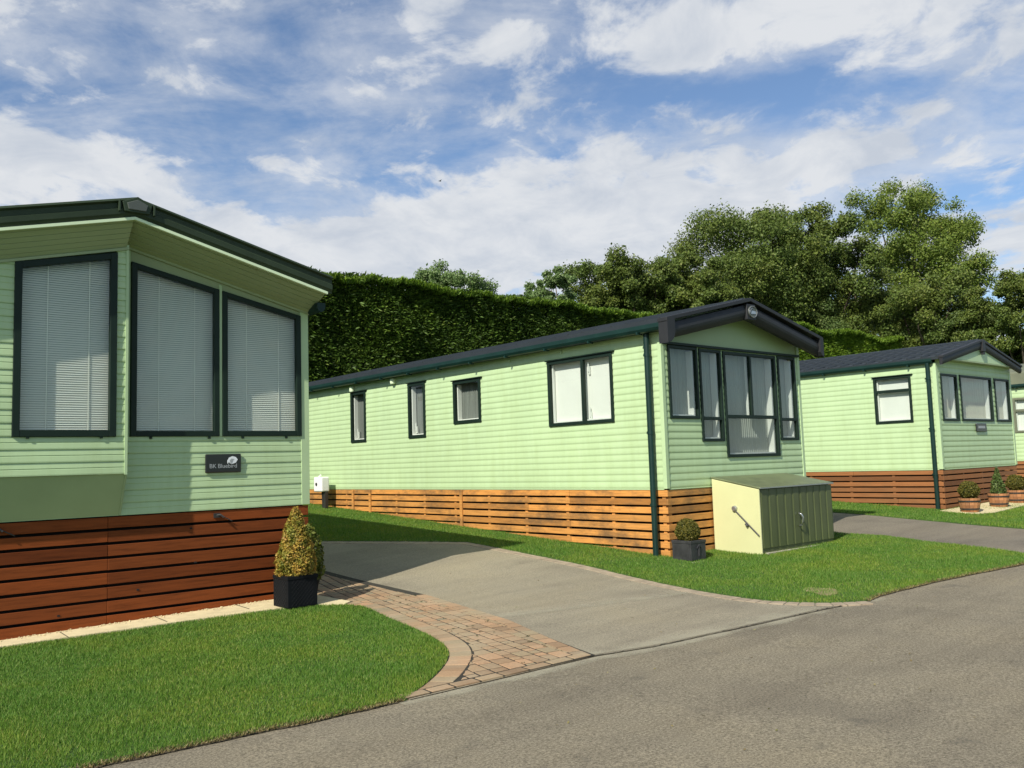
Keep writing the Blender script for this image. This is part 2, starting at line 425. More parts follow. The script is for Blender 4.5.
def clip_convex(poly, quad):           # clip poly by convex CCW quad
    out = poly
    for i in range(len(quad)):
        a, b = quad[i], quad[(i+1) % len(quad)]; src = out; out = []
        if not src: break
        side = lambda p: (b[0]-a[0])*(p[1]-a[1])-(b[1]-a[1])*(p[0]-a[0])
        for j in range(len(src)):
            p, q = src[j], src[(j+1) % len(src)]; sp_, sq = side(p), side(q)
            if sp_ >= 0: out.append(p)
            if (sp_ >= 0) != (sq >= 0):
                t = sp_/(sp_-sq); out.append((p[0]+(q[0]-p[0])*t, p[1]+(q[1]-p[1])*t))
    return out

def area(p): return .5*sum(p[i][0]*p[(i+1) % len(p)][1]-p[(i+1) % len(p)][0]*p[i][1] for i in range(len(p)))

def inset_poly(p, d):
    c = (sum(q[0] for q in p)/len(p), sum(q[1] for q in p)/len(p)); out = []
    for q in p:
        l = math.hypot(q[0]-c[0], q[1]-c[1]); k = max(0, 1-d*1.35/max(l, 1e-4)); out.append((c[0]+(q[0]-c[0])*k, c[1]+(q[1]-c[1])*k))
    return out

def add_block(mb, p, base, h):
    if len(p) < 3 or abs(area(p)) < .0012: return
    if area(p) < 0: p = p[::-1]
    q = inset_poly(p, .010); r = inset_poly(p, .0125)
    dh = random.uniform(-.0015, .0015)
    ra = [(x, y, float(gz(x, y))+base-.02) for x, y in q]; rb = [(x, y, float(gz(x, y))+base+h-.002+dh) for x, y in q]
    rc = [(x, y, float(gz(x, y))+base+h+dh) for x, y in r]
    k = len(mb.v); n = len(q); mb.v += ra+rb+rc
    for a in (0, 1):
        for i in range(n):
            j = (i+1) % n; mb.f.append([k+a*n+i, k+a*n+j, k+(a+1)*n+j, k+(a+1)*n+i])
    mb.f.append([k+2*n+i for i in range(n)])

def course(mb, line, w, ln, base, h, trim=None):   # a row of blocks laid across a line, w to its right
    other = band(line, w); acc = [0]
    for i in range(1, len(line)): acc.append(acc[-1]+math.dist(line[i], line[i-1]))
    def pt(arr, s):
        s = min(max(s, 0), acc[-1])
        for i in range(1, len(acc)):
            if acc[i] >= s:
                t = (s-acc[i-1])/max(acc[i]-acc[i-1], 1e-9); a, b = arr[i-1], arr[i]
                return (a[0]+(b[0]-a[0])*t, a[1]+(b[1]-a[1])*t)
    s = 0
    while s < acc[-1]-.02:
        e = min(s+ln*random.uniform(.85, 1.15), acc[-1])
        p = [pt(line, s), pt(line, e), pt(other, e), pt(other, s)]
        if trim: p = clip_convex(p, trim)
        add_block(mb, p, base, h); s = e

# tumbled block paving beside the left lawn
LC = LAWN1C
inner = band(LC, -.20)
paveR = [(5.08, 4.98), (5.29, 5.72), (5.62, 6.66), (5.78, 7.4), (6.05, 8.69), (6.12, 9.6), (6.15, 13.2)]
sheet('paving_bed', [LC[-1]]+paveR+[(5.15, 13.2), (5.15, 9.2)]+LC[:-1], .014, 'mortar', step=.5)
blk = MB()
course(blk, LC, -.20, .15, .014, .005, [(3.0, 5.235), (6, 5.055), (6, 12), (3.0, 12)])
roadc = [(3.45, 5.09), (4.11, 5.04), (5.06, 4.99)]
rim = [(5.06, 4.99)]+paveR[1:-1]
roadc = [(3.36, 5.10)]+roadc[1:]; course(blk, roadc, -.11, .21, .014, .005); course(blk, rim[:5], -.13, .2, .014, .005)
zone = [p for p in inner if p[1] > 5.3]
zone = [(3.9, 5.19), (4.4, 5.14), (4.97, 5.11), (5.16, 5.75), (5.49, 6.68), (5.65, 7.4), (5.92, 8.69), (6.0, 9.6), (6.03, 13.2), (5.2, 13.2), (5.25, 9.0)]+zone[1:]
ang = math.radians(78); ux, uy = math.cos(ang), math.sin(ang); vx, vy = -uy, ux
org = (4.5, 5.0); v = -3.2
while v < 3.2:
    hrow = random.choice((.10, .13, .13, .16)); u = -1.0+random.uniform(0, .2)
    while u < 9.0:
        w_ = hrow*random.choice((1.0, 1.0, 1.35, 1.7))
        quad = [(org[0]+ux*a+vx*b, org[1]+uy*a+vy*b) for a, b in ((u, v), (u+w_, v), (u+w_, v+hrow), (u, v+hrow))]
        add_block(blk, clip_convex(zone, quad), .014, .0045); u += w_
    v += hrow
o = obj('block_paving', blk, 'block', kind='structure', recalc=False)
# edging course along right side of drive and its far end
edge = MB(); course(edge, D1R, .17, .13, .004, .010)
far = [(5.3, 15.3), (6.2, 15.2), (7.34, 13.57), (8.80, 11.4)]
course(edge, far, .22, .14, .004, .010)
obj('drive_edging', edge, 'block_faded', kind='structure', recalc=False)
# seam between road and drive: a dark ragged joint with dusty verge
seam = MB()
pts = [(4.9, 5.0), (5.08, 4.985), (5.61, 4.835), (6.87, 4.685), (7.86, 4.585), (8.2, 4.53)]
N = 90; lx = np.linspace(4.9, 8.2, N); ly = np.interp(lx, [p[0] for p in pts], [p[1] for p in pts])+rng.normal(0, .006, N)
for i in range(N-1):
    w0 = .002+.006*rng.random()*(.3+.7*rng.random())
    seam.poly([(lx[i], ly[i]-w0, gz(lx[i], ly[i])+.0125), (lx[i+1], ly[i+1]-w0, gz(lx[i+1], ly[i+1])+.0125), (lx[i+1], ly[i+1]+w0*.6, gz(lx[i+1], ly[i+1])+.0125), (lx[i], ly[i]+w0*.6, gz(lx[i], ly[i])+.0125)])
obj('tarmac_joint', seam, 'mortar', kind='structure', recalc=False)
def dust_mat():
    m, nt, b = nodes_of('dusty_verge')
    at = nt.nodes.new('ShaderNodeAttribute'); at.attribute_name = 'fade'
    n = noise(nt, 85, 5, .8); n2 = noise(nt, 2.2, 4, .6)
    mu = nt.nodes.new('ShaderNodeMath'); mu.operation = 'MULTIPLY'; L(nt, at.outputs['Fac'], mu.inputs[0]); L(nt, n2.outputs[0], mu.inputs[1])
    ad = nt.nodes.new('ShaderNodeMath'); ad.operation = 'MULTIPLY_ADD'; ad.inputs[1].default_value = .95; L(nt, mu.outputs[0], ad.inputs[0]); L(nt, n.outputs[0], ad.inputs[2])
    r = ramp(nt, ad.outputs[0], [(.80, (0, 0, 0)), (1.08, (.55, .55, .55))])
    t = nt.nodes.new('ShaderNodeBsdfTransparent'); mx = nt.nodes.new('ShaderNodeMixShader')
    b.inputs['Base Color'].default_value = (.42, .385, .27, 1); b.inputs['Roughness'].default_value = .95
    L(nt, r.outputs[0], mx.inputs[0]); L(nt, t.outputs[0], mx.inputs[1]); L(nt, b.outputs[0], mx.inputs[2]); L(nt, mx.outputs[0], nt.nodes['Material Output'].inputs[0])
    return m
M['dust'] = dust_mat()
def dust_strip(line, w0, w1, off):
    lx = np.linspace(line[0][0], line[-1][0], 80); ly = np.interp(lx, [p[0] for p in line], [p[1] for p in line])
    rows = [(-w0, 0.0), (-w0*.35, .8), (0, 1.0), (w1*.5, .7), (w1, 0.0)]
    v = []; f = []; fade = []
    for d, a in rows:
        for x, y in zip(lx, ly): v.append((x, y+d, float(gz(x, y+d))+off+Z0)); fade.append(a)
    for r in range(len(rows)-1):
        for i in range(79): f.append((r*80+i, r*80+i+1, (r+1)*80+i+1, (r+1)*80+i))
    me = bpy.data.meshes.new('dusty_verge'); me.from_pydata(v, [], f)
    at = me.attributes.new('fade', 'FLOAT', 'POINT'); at.data.foreach_set('value', fade)
    o = link('dusty_verge', me, M['dust']); o['kind'] = 'structure'
dust_strip([(3.3, 5.06), (4.11, 4.99), (5.08, 4.94), (5.61, 4.80), (6.87, 4.65), (7.86, 4.55), (8.75, 4.44)], .22, .05, .0045)
dust_strip([(5.1, 5.02), (5.61, 4.87), (6.87, 4.72), (7.86, 4.62), (8.3, 4.56)], .04, .35, .0125)
dust_strip([(5.6, 6.9), (6.8, 6.55), (8.0, 6.2)], .22, .30, .0125)

# second drive
sheet('second_driveway', [(12.6, 4.4), (16.0, 4.4), (16.1, 5.67), (16.76, 7.27), (17.0, 8.7), (16.9, 10), (16.7, 13), (13.9, 13), (14.0, 7.8), (14.15, 7.2), (13.65, 6.17), (12.99, 4.7)], .006, 'drive_dark')
sheet('third_driveway', [(24.5, 4.4), (27, 4.4), (27, 14), (24.5, 14)], .006, 'drive_dark')

# lawns (turf sheet a little above the tarmac) and their blades
lawns = []
L1 = LC+ROADF[:13][::-1][:0]+[(2.71, 5.14), (2.36, 5.21), (1.49, 5.32), (-3, 5.5), (-14, 6.0), (-14, 9.7), (0.5, 9.66), (1.79, 9.53), (3.51, 9.37), (4.37, 9.24), (4.87, 9.08)]
L2l = band(D1R, .0)
L2 = [(x, y) for x, y in D1R[::-1]]+[(7.34, 13.57), (6.2, 15.3), (5.3, 15.8), (5.3, 23.6), (16.5, 23.6), (16.6, 13), (13.9, 13), (14.0, 9.5), (14.0, 7.8), (14.12, 7.1), (13.65, 6.17), (13.0, 4.75), (12.6, 4.22), (11.91, 4.2), (10.95, 4.33), (9.94, 4.47), (8.81, 4.53)]
L3 = [(16.12, 5.67), (16.77, 7.27), (17.0, 8.7), (16.95, 10), (16.75, 13), (16.75, 23.6), (60, 23.6), (60, 14), (24.4, 14), (24.4, 5.1), (16.0, 4.9)]
L4 = [(4.55, 0.9), (4.70, 1.62), (5.0, 1.80), (5.6, 1.92), (7.5, 2.0), (30, 2.2), (30, -5), (4.3, -5)]
def in_poly(P, x, y):
    c = np.zeros(len(x), bool); n = len(P)
    for i in range(n):
        x1, y1 = P[i]; x2, y2 = P[(i+1) % n]
        if y1 == y2: continue
        k = ((y1 > y) != (y2 > y)) & (x < (x2-x1)*(y-y1)/(y2-y1)+x1); c ^= k
    return c
A_R = np.array([list(rt2), list(up2), list(fw)])
def visible(x, y, z, m=40):
    q = A_R @ np.vstack([x, y, z]); zz = np.maximum(q[2], .01)
    px = 512+F*q[0]/zz; py = 384-F*q[1]/zz
    return (q[2] > .3) & (px > -m) & (px < 1024+m) & (py > -m) & (py < 768+m), q[2]
def grass(name, P, dens, hgt, wid, label, box, off=.016):
    x0, x1, y0, y1 = box; n = int(dens*(x1-x0)*(y1-y0))
    x = rng.uniform(x0, x1, n); y = rng.uniform(y0, y1, n); k = in_poly(P, x, y); x, y = x[k], y[k]
    z = gz(x, y)+off; vis, dep = visible(x, y, z, 60); x, y, z, dep = x[vis], y[vis], z[vis], dep[vis]
    k = rng.random(len(x)) < np.clip((dep.min()+2.0)**1.4/(dep+1.0)**1.4*1.2, 0, 1); x, y, z, dep = x[k], y[k], z[k], dep[k]
    n = len(x); a = rng.uniform(0, 2*math.pi, n); ln = rng.uniform(.1, .9, n); b = rng.uniform(0, 2*math.pi, n)
    tuft = .75+.5*(.5+.5*np.sin(x*2.3+1.7*np.sin(y*1.9))*np.sin(y*3.1+x))
    h = hgt*rng.uniform(.55, 1.2, n)*tuft; w = wid*rng.uniform(.7, 1.3, n)*np.clip(dep/dep.min(), 1, 3)**.6
    ca, sa = np.cos(a), np.sin(a); V = np.zeros((n, 3, 3))
    V[:, 0] = np.stack([x-ca*w/2, y-sa*w/2, z-.004], 1); V[:, 1] = np.stack([x+ca*w/2, y+sa*w/2, z-.004], 1)
    V[:, 2] = np.stack([x+np.cos(b)*h*ln, y+np.sin(b)*h*ln, z+h], 1)
    o = np_mesh(name, V.reshape(-1, 3), 3, 'blade'); tag(o, label, 'grass', kind='stuff'); return o
for P, nm in ((L1, 'lawn'), (L2, 'lawn'), (L3, 'lawn'), (L4, 'lawn')):
    sheet(nm, P, .016, 'lawn', thick=.08, step=.5)
grass('grass', L1, 15000, .026, .0050, 'mown green grass of the front lawn before the red boarded skirting', (-1, 5.4, 5, 9.8))
grass('grass', L2, 6500, .028, .0065, 'mown green grass around the middle caravan and storage box', (5, 14.3, 4.1, 20))
grass('grass', L3, 2500, .032, .010, 'mown green grass before the caravan with three barrel pots', (16, 26, 4.8, 14))
grass('grass', L4, 8000, .040, .005, 'grass tip at the near right corner of the road', (4.3, 8, .8, 2.3))
M['straw'] = leaf_mat('dry_edge_grass', [(0, (.16, .12, .05)), (.5, (.26, .20, .085)), (.8, (.14, .16, .035)), (1, (.34, .28, .14))], .2)
M['soil_edge'] = simple('soil_edge', (.085, .065, .035), .95, .35, 14, .6, 40)
def lawn_edge(line, side, label, dens=900):
    pts = []; strip = MB(); other = band(line, side*.05); outer = band(line, -side*.018)
    for i in range(len(line)-1):
        strip.poly([(p[0], p[1], float(gz(*p))+z) for p, z in ((outer[i], .006), (outer[i+1], .006), (other[i+1], .020), (other[i], .020))])
        L_ = math.dist(line[i], line[i+1]); n = max(1, int(L_*dens)); t = rng.random(n); w_ = side*(.075*rng.random(n)**1.5-.02)
        a, b = np.array(line[i]), np.array(line[i+1]); d = (b-a)/L_
        pts.append(a+(b-a)*t[:, None]+np.array([d[1], -d[0]])*w_[:, None])
    obj('soil_edge', strip, 'soil_edge', kind='structure', recalc=False)
    p = np.concatenate(pts); n = len(p); z = gz(p[:, 0], p[:, 1])+.012; a = rng.uniform(0, 6.28, n); b = rng.uniform(0, 6.28, n); h = rng.uniform(.008, .024, n); w = .005
    V = np.zeros((n, 3, 3)); V[:, 0] = np.stack([p[:, 0]-np.cos(a)*w, p[:, 1]-np.sin(a)*w, z], 1); V[:, 1] = np.stack([p[:, 0]+np.cos(a)*w, p[:, 1]+np.sin(a)*w, z], 1)
    V[:, 2] = np.stack([p[:, 0]+np.cos(b)*h, p[:, 1]+np.sin(b)*h, z+h], 1)
    tag(np_mesh('edge_grass', V.reshape(-1, 3), 3, 'straw'), label, 'grass', kind='stuff')
def jit(line, a=.012): return [(x+random.uniform(-a, a), y+random.uniform(-a, a)) for x, y in line]
lawn_edge(jit([(-1.0+i*.15, float(np.interp(-1.0+i*.15, [-3, 1.49, 2.36, 2.71, 3.38], [5.5, 5.32, 5.21, 5.14, 5.10]))) for i in range(30)]), -1, 'dry straw coloured grass along the roadside edge of the front lawn')
lawn_edge(jit([(8.45+i*.16, float(np.interp(8.45+i*.16, [8.45, 8.81, 9.94, 10.95, 11.91, 12.6], [4.47, 4.53, 4.47, 4.33, 4.2, 4.22]))) for i in range(27)]), -1, 'dry grass along the roadside edge of the lawn with the storage box', 600)
# moss tufts in the paving joints, grit and small leaves on the hard ground
n = 45; V = []
mx_ = rng.uniform(4.4, 6.0, 400); my_ = rng.uniform(5.2, 9.0, 400); k = in_poly(zone, mx_, my_)
for x, y in list(zip(mx_[k], my_[k]))[:n]:
    q = rng.integers(5, 14); p = np.stack([x+rng.normal(0, .010, q), y+rng.normal(0, .006, q), gz(np.full(q, x), np.full(q, y))+.022+.004*rng.random(q)], 1); V.append(leaf_quads(p, np.tile([0, 0, 1.0], (q, 1)), .011))
tag(np_mesh('moss', np.concatenate(V), 4, 'moss'), 'tiny dark moss tufts growing in the block paving joints', 'moss', kind='stuff')
n = 150; x = rng.uniform(0, 14, n); y = rng.uniform(2.2, 4.6, n); p = np.stack([x, y, gz(x, y)+.007], 1)
x2_ = rng.uniform(5.8, 8, 60); y2_ = rng.uniform(5, 11, 60); p = np.concatenate([p, np.stack([x2_, y2_, gz(x2_, y2_)+.015], 1)])
tag(np_mesh('litter', leaf_quads(p, np.tile([0, 0, 3.0], (len(p), 1)), .022), 4, 'straw'), 'small pale leaf bits and grit scattered over the tarmac', 'litter', kind='stuff')
# bare patch on the lawn near the road
def blob_poly(cx, cy_, rx, ry, n=22, rot=0):
    out = []
    for i in range(n):
        t = 2*math.pi*i/n; r = 1+.14*math.sin(3*t+1)+.08*math.sin(5*t)
        x, y = rx*r*math.cos(t), ry*r*math.sin(t); out.append((cx+x*math.cos(rot)-y*math.sin(rot), cy_+x*math.sin(rot)+y*math.cos(rot)))
    return out
sheet('bare_earth_patch', blob_poly(8.70, 5.1, .15, .26, rot=-.6), .022, 'earth', step=.2, thick=.02)

# paving strips
S1 = [(-2, 9.95), (5.17, 9.95), (5.19, 8.95), (5.08, 8.87), (4.87, 9.06), (4.37, 9.22), (3.51, 9.35), (1.79, 9.51), (-2, 9.7)]
sheet('slab_strip', S1, .034, 'stone', thick=.06)
j = MB()
for x in (1.2, 2.35, 3.3, 4.2):
    j.poly([(x-.005, 9.45, gz(x, 9.45)+.0385), (x+.005, 9.45, gz(x, 9.45)+.0385), (x+.02, 9.9, gz(x, 9.9)+.0385), (x+.01, 9.9, gz(x, 9.9)+.0385)])
obj('slab_joints', j, 'mortar', kind='structure', recalc=False)
g_ = MB()                             # loose grit on the strip against the boards
for i in range(260):
    x = random.uniform(.8, 4.6); y = 9.84-abs(random.gauss(0, .05)); r = random.uniform(.004, .010); z = float(gz(x, y))+.036
    g_.lathe([(r*.7, 0), (r, r*.5), (r*.5, r)], (x, y, z), 5)
o = obj('grit', g_, 'stone', recalc=False); tag(o, 'loose cream grit lying along the foot of the red boarding', 'grit', kind='stuff')
sheet('slab_strip', [(18.6, 8.1), (18.45, 7.35), (18.9, 7.15), (21.4, 7.3), (24.2, 7.3), (24.2, 8.1)], .036, 'stone', thick=.05)

# ------------------------------------------------------------------ caravan building blocks
def fmap(face, base):
    """face 'front': u=x, d towards -y ; 'left': u=y, d towards -x ; 'right': u=y, d to +x ; 'back': u=x, d to +y"""
    return {'front': lambda u, d, z: (u, base-d, z), 'left': lambda u, d, z: (base-d, u, z),
            'right': lambda u, d, z: (base+d, u, z), 'back': lambda u, d, z: (u, base+d, z)}[face]

def siding(mb, fm, ua, ub, za, zb, pitch, holes=(), d0=0.0, relief=.85):
    prof = [(t, .016+(d-.016)*relief) for t, d in [(0, .0145), (.10, .016), (.46, .0115), (.50, .0085), (.56, .0125), (.90, .006), (.985, .002)]]
    if relief < .8: prof = [(0, .007), (.10, .0095), (.20, .0125), (.34, .0135), (.6, .012), (.86, .0085), (.985, .007)]
    us = sorted({ua, ub}|{h[0] for h in holes}|{h[1] for h in holes}); us = [u for u in us if ua <= u <= ub]
    for a, b in zip(us[:-1], us[1:]):
        mid = (a+b)/2; rng_ = [(za, zb)]
        for h in holes:
            if h[0] < mid < h[1]:
                nr = []
                for lo, hi in rng_:
                    if h[2] > lo: nr.append((lo, min(hi, h[2])))
                    if h[3] < hi: nr.append((max(lo, h[3]), hi))
                rng_ = [r for r in nr if r[1]-r[0] > 1e-4]
        for lo, hi in rng_:
            pr = []; k = 0
            while za+k*pitch < zb+pitch:
                for t, d in prof: pr.append((za+(k+t)*pitch, d))
                k += 1
            def ev(z): return np.interp(z, [p[0] for p in pr], [p[1] for p in pr])
            seq = [(lo, ev(lo+1e-5))]+[p for p in pr if lo+1e-4 < p[0] < hi-1e-4]+[(hi, ev(hi-1e-5))]
            for (z0, d_0), (z1, d_1) in zip(seq[:-1], seq[1:]):
                mb.poly([fm(a, d0+d_0, z0), fm(b, d0+d_0, z0), fm(b, d0+d_1, z1), fm(a, d0+d_1, z1)])

def fbox(mb, fm, u0, u1, d0, d1, z0, z1, z1b=None, z0b=None):
    z1b = z1 if z1b is None else z1b; z0b = z0 if z0b is None else z0b
    mb.hexa([fm(u0, d0, z0), fm(u1, d0, z0b), fm(u1, d1, z0b), fm(u0, d1, z0), fm(u0, d0, z1), fm(u1, d0, z1b), fm(u1, d1, z1b), fm(u0, d1, z1)])

def window(root, fm, u0, u1, z0, z1, z1b=None, w=.05, mull=(), trans=(), fill='blind', depth=.10, frame='dark_green', glass='glass',
           liner=True, drip=False, handles=(), out=.035, label=None):
    z1b = z1 if z1b is None else z1b
    top = lambda u: z1+(z1b-z1)*(u-u0)/(u1-u0)
    f = MB(); D0, D1 = -.03, out
    fbox(f, fm, u0, u0+w, D0, D1, z0, top(u0), top(u0+w)); fbox(f, fm, u1-w, u1, D0, D1, z0, top(u1-w), top(u1))
    fbox(f, fm, u0+w+.0005, u1-w-.0005, D0, D1-.002, z0, z0+w)
    fbox(f, fm, u0+w+.0005, u1-w-.0005, D0, D1-.002, top(u0+w)-w, top(u0+w), top(u1-w), top(u1-w)-w)
    for m in mull: fbox(f, fm, m[0]-w*.5, m[0]+w*.5, D0, D1-.004, m[1], m[2])
    for t in trans: fbox(f, fm, t[1], t[2], D0, D1-.006, t[0]-w*.55, t[0]+w*.55)
    if drip: fbox(f, fm, u0-.05, u1+.03, 0, .06, top(u0)+.002, top(u0)+.022, top(u1)+.022, top(u1)+.002)
    wo = obj('window', f, frame, root, bevel=.005)
    if label: wo['label'] = label
    p = MB(); e = w*.6
    p.poly([fm(u0+e, .006, z0+e), fm(u1-e, .006, z0+e), fm(u1-e, .006, top(u1-e)-e), fm(u0+e, .006, top(u0+e)-e)]); obj('pane', p, glass, wo)
    if liner:
        l = MB(); lw = .028
        a0, a1, b0 = u0+w-.006, u1-w+.006, z0+w-.006
        fbox(l, fm, a0, a0+lw, -depth-.02, -.032, b0, top(a0)-w); fbox(l, fm, a1-lw, a1, -depth-.02, -.032, b0, top(a1)-w)
        fbox(l, fm, a0+lw, a1-lw, -depth-.02, -.034, b0, b0+lw)
        for m in mull: fbox(l, fm, m[0]-.012, m[0]+.012, -depth*.7, -.032, m[1], m[2])
        obj('inner_frame', l, 'white', wo)
    if fill == 'venetian':
        s = MB(); z = z0+w*.6
        zt = max(z1, z1b)-w*.6
        while z < zt:
            tl = lambda u: top(u)-w*.6
            ua_, ub_ = u0+w*.6, u1-w*.6
            # clip slat ends under a sloping head
            if z1b != z1:
                uz = u0+(z+w*.6-z1)/(z1b-z1)*(u1-u0)
                if z1b < z1: ub_ = min(ub_, uz)
                else: ua_ = max(ua_, uz)
            if ub_-ua_ > .02:
                n = 5
                pr = [(-depth+.011*math.cos(t), .0135*math.sin(t)) for t in (-1.25, -.7, .0, .7, 1.25)]
                pr = [(-depth-.008+.016*q/4, .0110-.0205*q/4+.002*math.sin(q/4*math.pi)) for q in range(n)]
                for (da, za_), (db, zb_) in zip(pr[:-1], pr[1:]):
                    s.poly([fm(ua_, da, z+za_), fm(ub_, da, z+za_), fm(ub_, db, z+zb_), fm(ua_, db, z+zb_)])
            z += .0235
        for q in (.33, .74):
            u = u0+(u1-u0)*q; fbox(s, fm, u-.004, u+.004, -depth+.011, -depth+.014, z0+w*.6, top(u)-w*.6)
        so = obj('blind', s, 'slat', wo, recalc=False)
        b = MB(); fbox(b, fm, u0+.01, u1-.01, -depth-.05, -depth-.03, z0+.01, top(u0)-.01, top(u1)-.01); obj('shade_backing', b, 'net', wo)
    else:
        b = MB(); n = max(8, int((u1-u0)/.05)); amp = .012 if 'net' in fill else 0.0
        us = np.linspace(u0+.012, u1-.012, n*4+1)
        dd = -depth-.035+amp*np.sin(np.arange(n*4+1)*math.pi/2*.9+rng.uniform(0, 6))
        for i in range(n*4):
            b.poly([fm(us[i], dd[i], z0+.012), fm(us[i+1], dd[i+1], z0+.012), fm(us[i+1], dd[i+1], top(us[i+1])-.012), fm(us[i], dd[i], top(us[i])-.012)])
        fbox(b, fm, u0+.006, u1-.006, -depth-.09, -depth-.07, z0+.006, top(u0)-.006, top(u1)-.006)
        obj('curtain' if 'net' in fill else 'blind', b, fill, wo, recalc=False, smooth=False)
    for (hu, hz) in handles:
        h = MB(); fbox(h, fm, hu-.018, hu+.018, -.075, -.055, hz, hz+.13); fbox(h, fm, hu-.012, hu+.012, -.055, -.04, hz+.04, hz+.20); obj('handle', h, 'white', wo, bevel=.003)
    return wo

def skirting(root, fm, u0, u1, ztop, pitch, gap, zbot, mat, battens=(), name='skirting', posts=1.0, d=.0, joints=None):
    s = MB(); z = ztop
    while z-pitch > zbot-.3:
        u = u0; js = list(joints) if joints is not None else []
        if joints is None:
            q = u0+random.choice((1.0, 2.0, 3.0))*posts
            while q < u1-.5: js.append(q); q += 3*posts
        for e in js+[u1]:
            dj = random.uniform(-.002, .002)
            fbox(s, fm, u, e-.004, d-.018, d+.004+dj, z-pitch+gap, z-.001, z-.001+random.uniform(-.003, .003), z-pitch+gap+random.uniform(-.003, .003)); u = e
        z -= pitch
    o = obj(name, s, mat, root, bevel=.003, seg=1)
    us = []
    if posts:
        u = u0+.05
        while u < u1-.5: us.append((u, u+.06, d-.07, d-.020)); u += posts
    us += [(b, b+.075, d+.006, d+.028) for b in battens]
    for a_, b_, da, db in us:
        p = MB(); fbox(p, fm, a_, b_, da, db, zbot-.3, ztop-.008); obj('batten', p, mat, o)
    return o

def roof_sheet(root, x0, x1, xr, y0, y1, ze, zr, mat='roof', tile=True):
    """two slopes from eaves x0 / x1 up to ridge xr, ribs across, stepped rows"""
    r = MB(); th = .045
    for xe in (x0, x1):
        n = 6
        for i in range(n):
            ta, tb = i/n, (i+1)/n
            xa, xb = xe+(xr-xe)*ta, xe+(xr-xe)*tb; za, zb = ze+(zr-ze)*ta, ze+(zr-ze)*tb
            lip = .018 if tile else .002
            r.hexa([(xa, y0, za-th), (xb, y0, zb-th), (xb, y1, zb-th), (xa, y1, za-th), (xa, y0, za+lip), (xb, y0, zb), (xb, y1, zb), (xa, y1, za+lip)])
        if tile:
            y = y0+.12
            while y < y1-.05:
                r.prism([(xe, y-.03, ze+.016), (xe, y, ze+.05), (xe, y+.03, ze+.016)], [(xr, y-.03, zr+.002), (xr, y, zr+.034), (xr, y+.03, zr+.002)]); y += .31
    o = obj('roof', r, mat, root)
    c = MB(); c.prism([(xr-.12, y0+.05, zr-.016), (xr, y0+.05, zr+.035 if tile else zr+.01), (xr+.12, y0+.05, zr-.016), (xr, y0+.05, zr-.03)], [(xr-.12, y1, zr-.016), (xr, y1, zr+.035), (xr+.12, y1, zr-.016), (xr, y1, zr-.03)])
    obj('ridge_cap', c, mat, o)
    return o

def gable_board(mb, x0, x1, xa, ya, yb, ztop_e, ztop_a, h_e, h_a, rounded=0.0, nose=0.0):
    """barge boards from both eaves (x0, x1) to apex xa; ya front, yb back"""
    for xe in (x0, x1):
        def ring(x, zt, h):
            if rounded:
                n = 6; pts = [(x, yb, zt), (x, ya+.0, zt)]
                for i in range(1, n+1):
                    t = i/n; pts.append((x, ya-nose*math.sin(t*math.pi*.85)+rounded*t*t, zt-h*t))
                pts.append((x, yb, zt-h)); return pts
            return [(x, yb, zt), (x, ya, zt), (x, ya, zt-h), (x, yb, zt-h)]
        mb.prism(ring(xe, ztop_e, h_e), ring(xa, ztop_a, h_a))

def gutter(root, fm, u0, u1, z, name='gutter'):
    g = MB(); n = 7
    pts = [(0.012, z+.06)]+[(.012+.055-.055*math.cos(math.pi*i/n), z+.005-.05*math.sin(math.pi*i/n)) for i in range(n+1)]+[(.125, z+.07), (.118, z+.07)]
    pts = [(.012, z+.07), (.012, z+.01), (.03, z-.03), (.065, z-.045), (.10, z-.03), (.122, z+.01), (.122, z+.07)]
    g.prism([fm(u0, d, zz) for d, zz in pts], [fm(u1, d, zz) for d, zz in pts])
    o = obj(name, g, 'gutter', root, bevel=.003)
    u = u0+.5; k = 0
    while u < u1 and k < 12:
        b = MB(); fbox(b, fm, u, u+.03, .014, .128, z-.058, z-.02); obj('gutter_bracket', b, 'gutter', o); u += 1.0; k += 1
    return o

def downpipe(root, x, y, z0, z1, r=.045):
    p = MB(); p.tube([(x, y, z0), (x, y, z1)], r, 12)
    o = obj('downpipe', p, 'gutter', root, smooth=False)
    for zz in (z0+.75, (z0+z1)*.5+.15, z1-.35):
        c = MB(); c.tube([(x, y, zz), (x, y, zz+.045)], r+.007, 12); c.box(x+.0, x+.06, y+.02, y+.075, zz+.008, zz+.036)
        obj('pipe_clip', c, 'gutter', o)
    return o

# ------------------------------------------------------------------ caravan 1 (left, with bay front)
Y1, YB, ZB1 = 9.85, 9.63, -.41
c1 = thing('static_caravan', 'nearest pale green static caravan with a bay window and dark red boarded skirting', 'caravan', (2.87, 9.85, float(gz(2.87, 9.85))))
fr = fmap('front', Y1); bayf = fmap('front', YB)
SL = .249; XA = 2.87; XR, XL = 5.145, .595
wl = lambda x: 2.425-SL*abs(x-2.905)
wl2 = lambda x: wl(x)+.10             # head line of wall under the soffit
wtopR = lambda x: 2.346-.2135*(x-3.044)
w_ = MB()
holesR = [(3.035, 4.018, .425, 9), (4.056, 5.052, .425, 9)]
siding(w_, fr, 2.7, XR-.06, ZB1, .425, .131)
siding(w_, fr, XL, 2.7, ZB1, 2.6, .131)
obj('wall', w_, 'siding', c1, recalc=False, cuts=[((XA, Y1, wl(2.87)+.1), (-SL, 0, 1))])
w2 = MB()                                         # plain strips round the right hand windows
fbox(w2, fr, 2.7, 3.033, -.03, .004, .425, wl2(2.9)+.02, wl2(3.033)+.02)
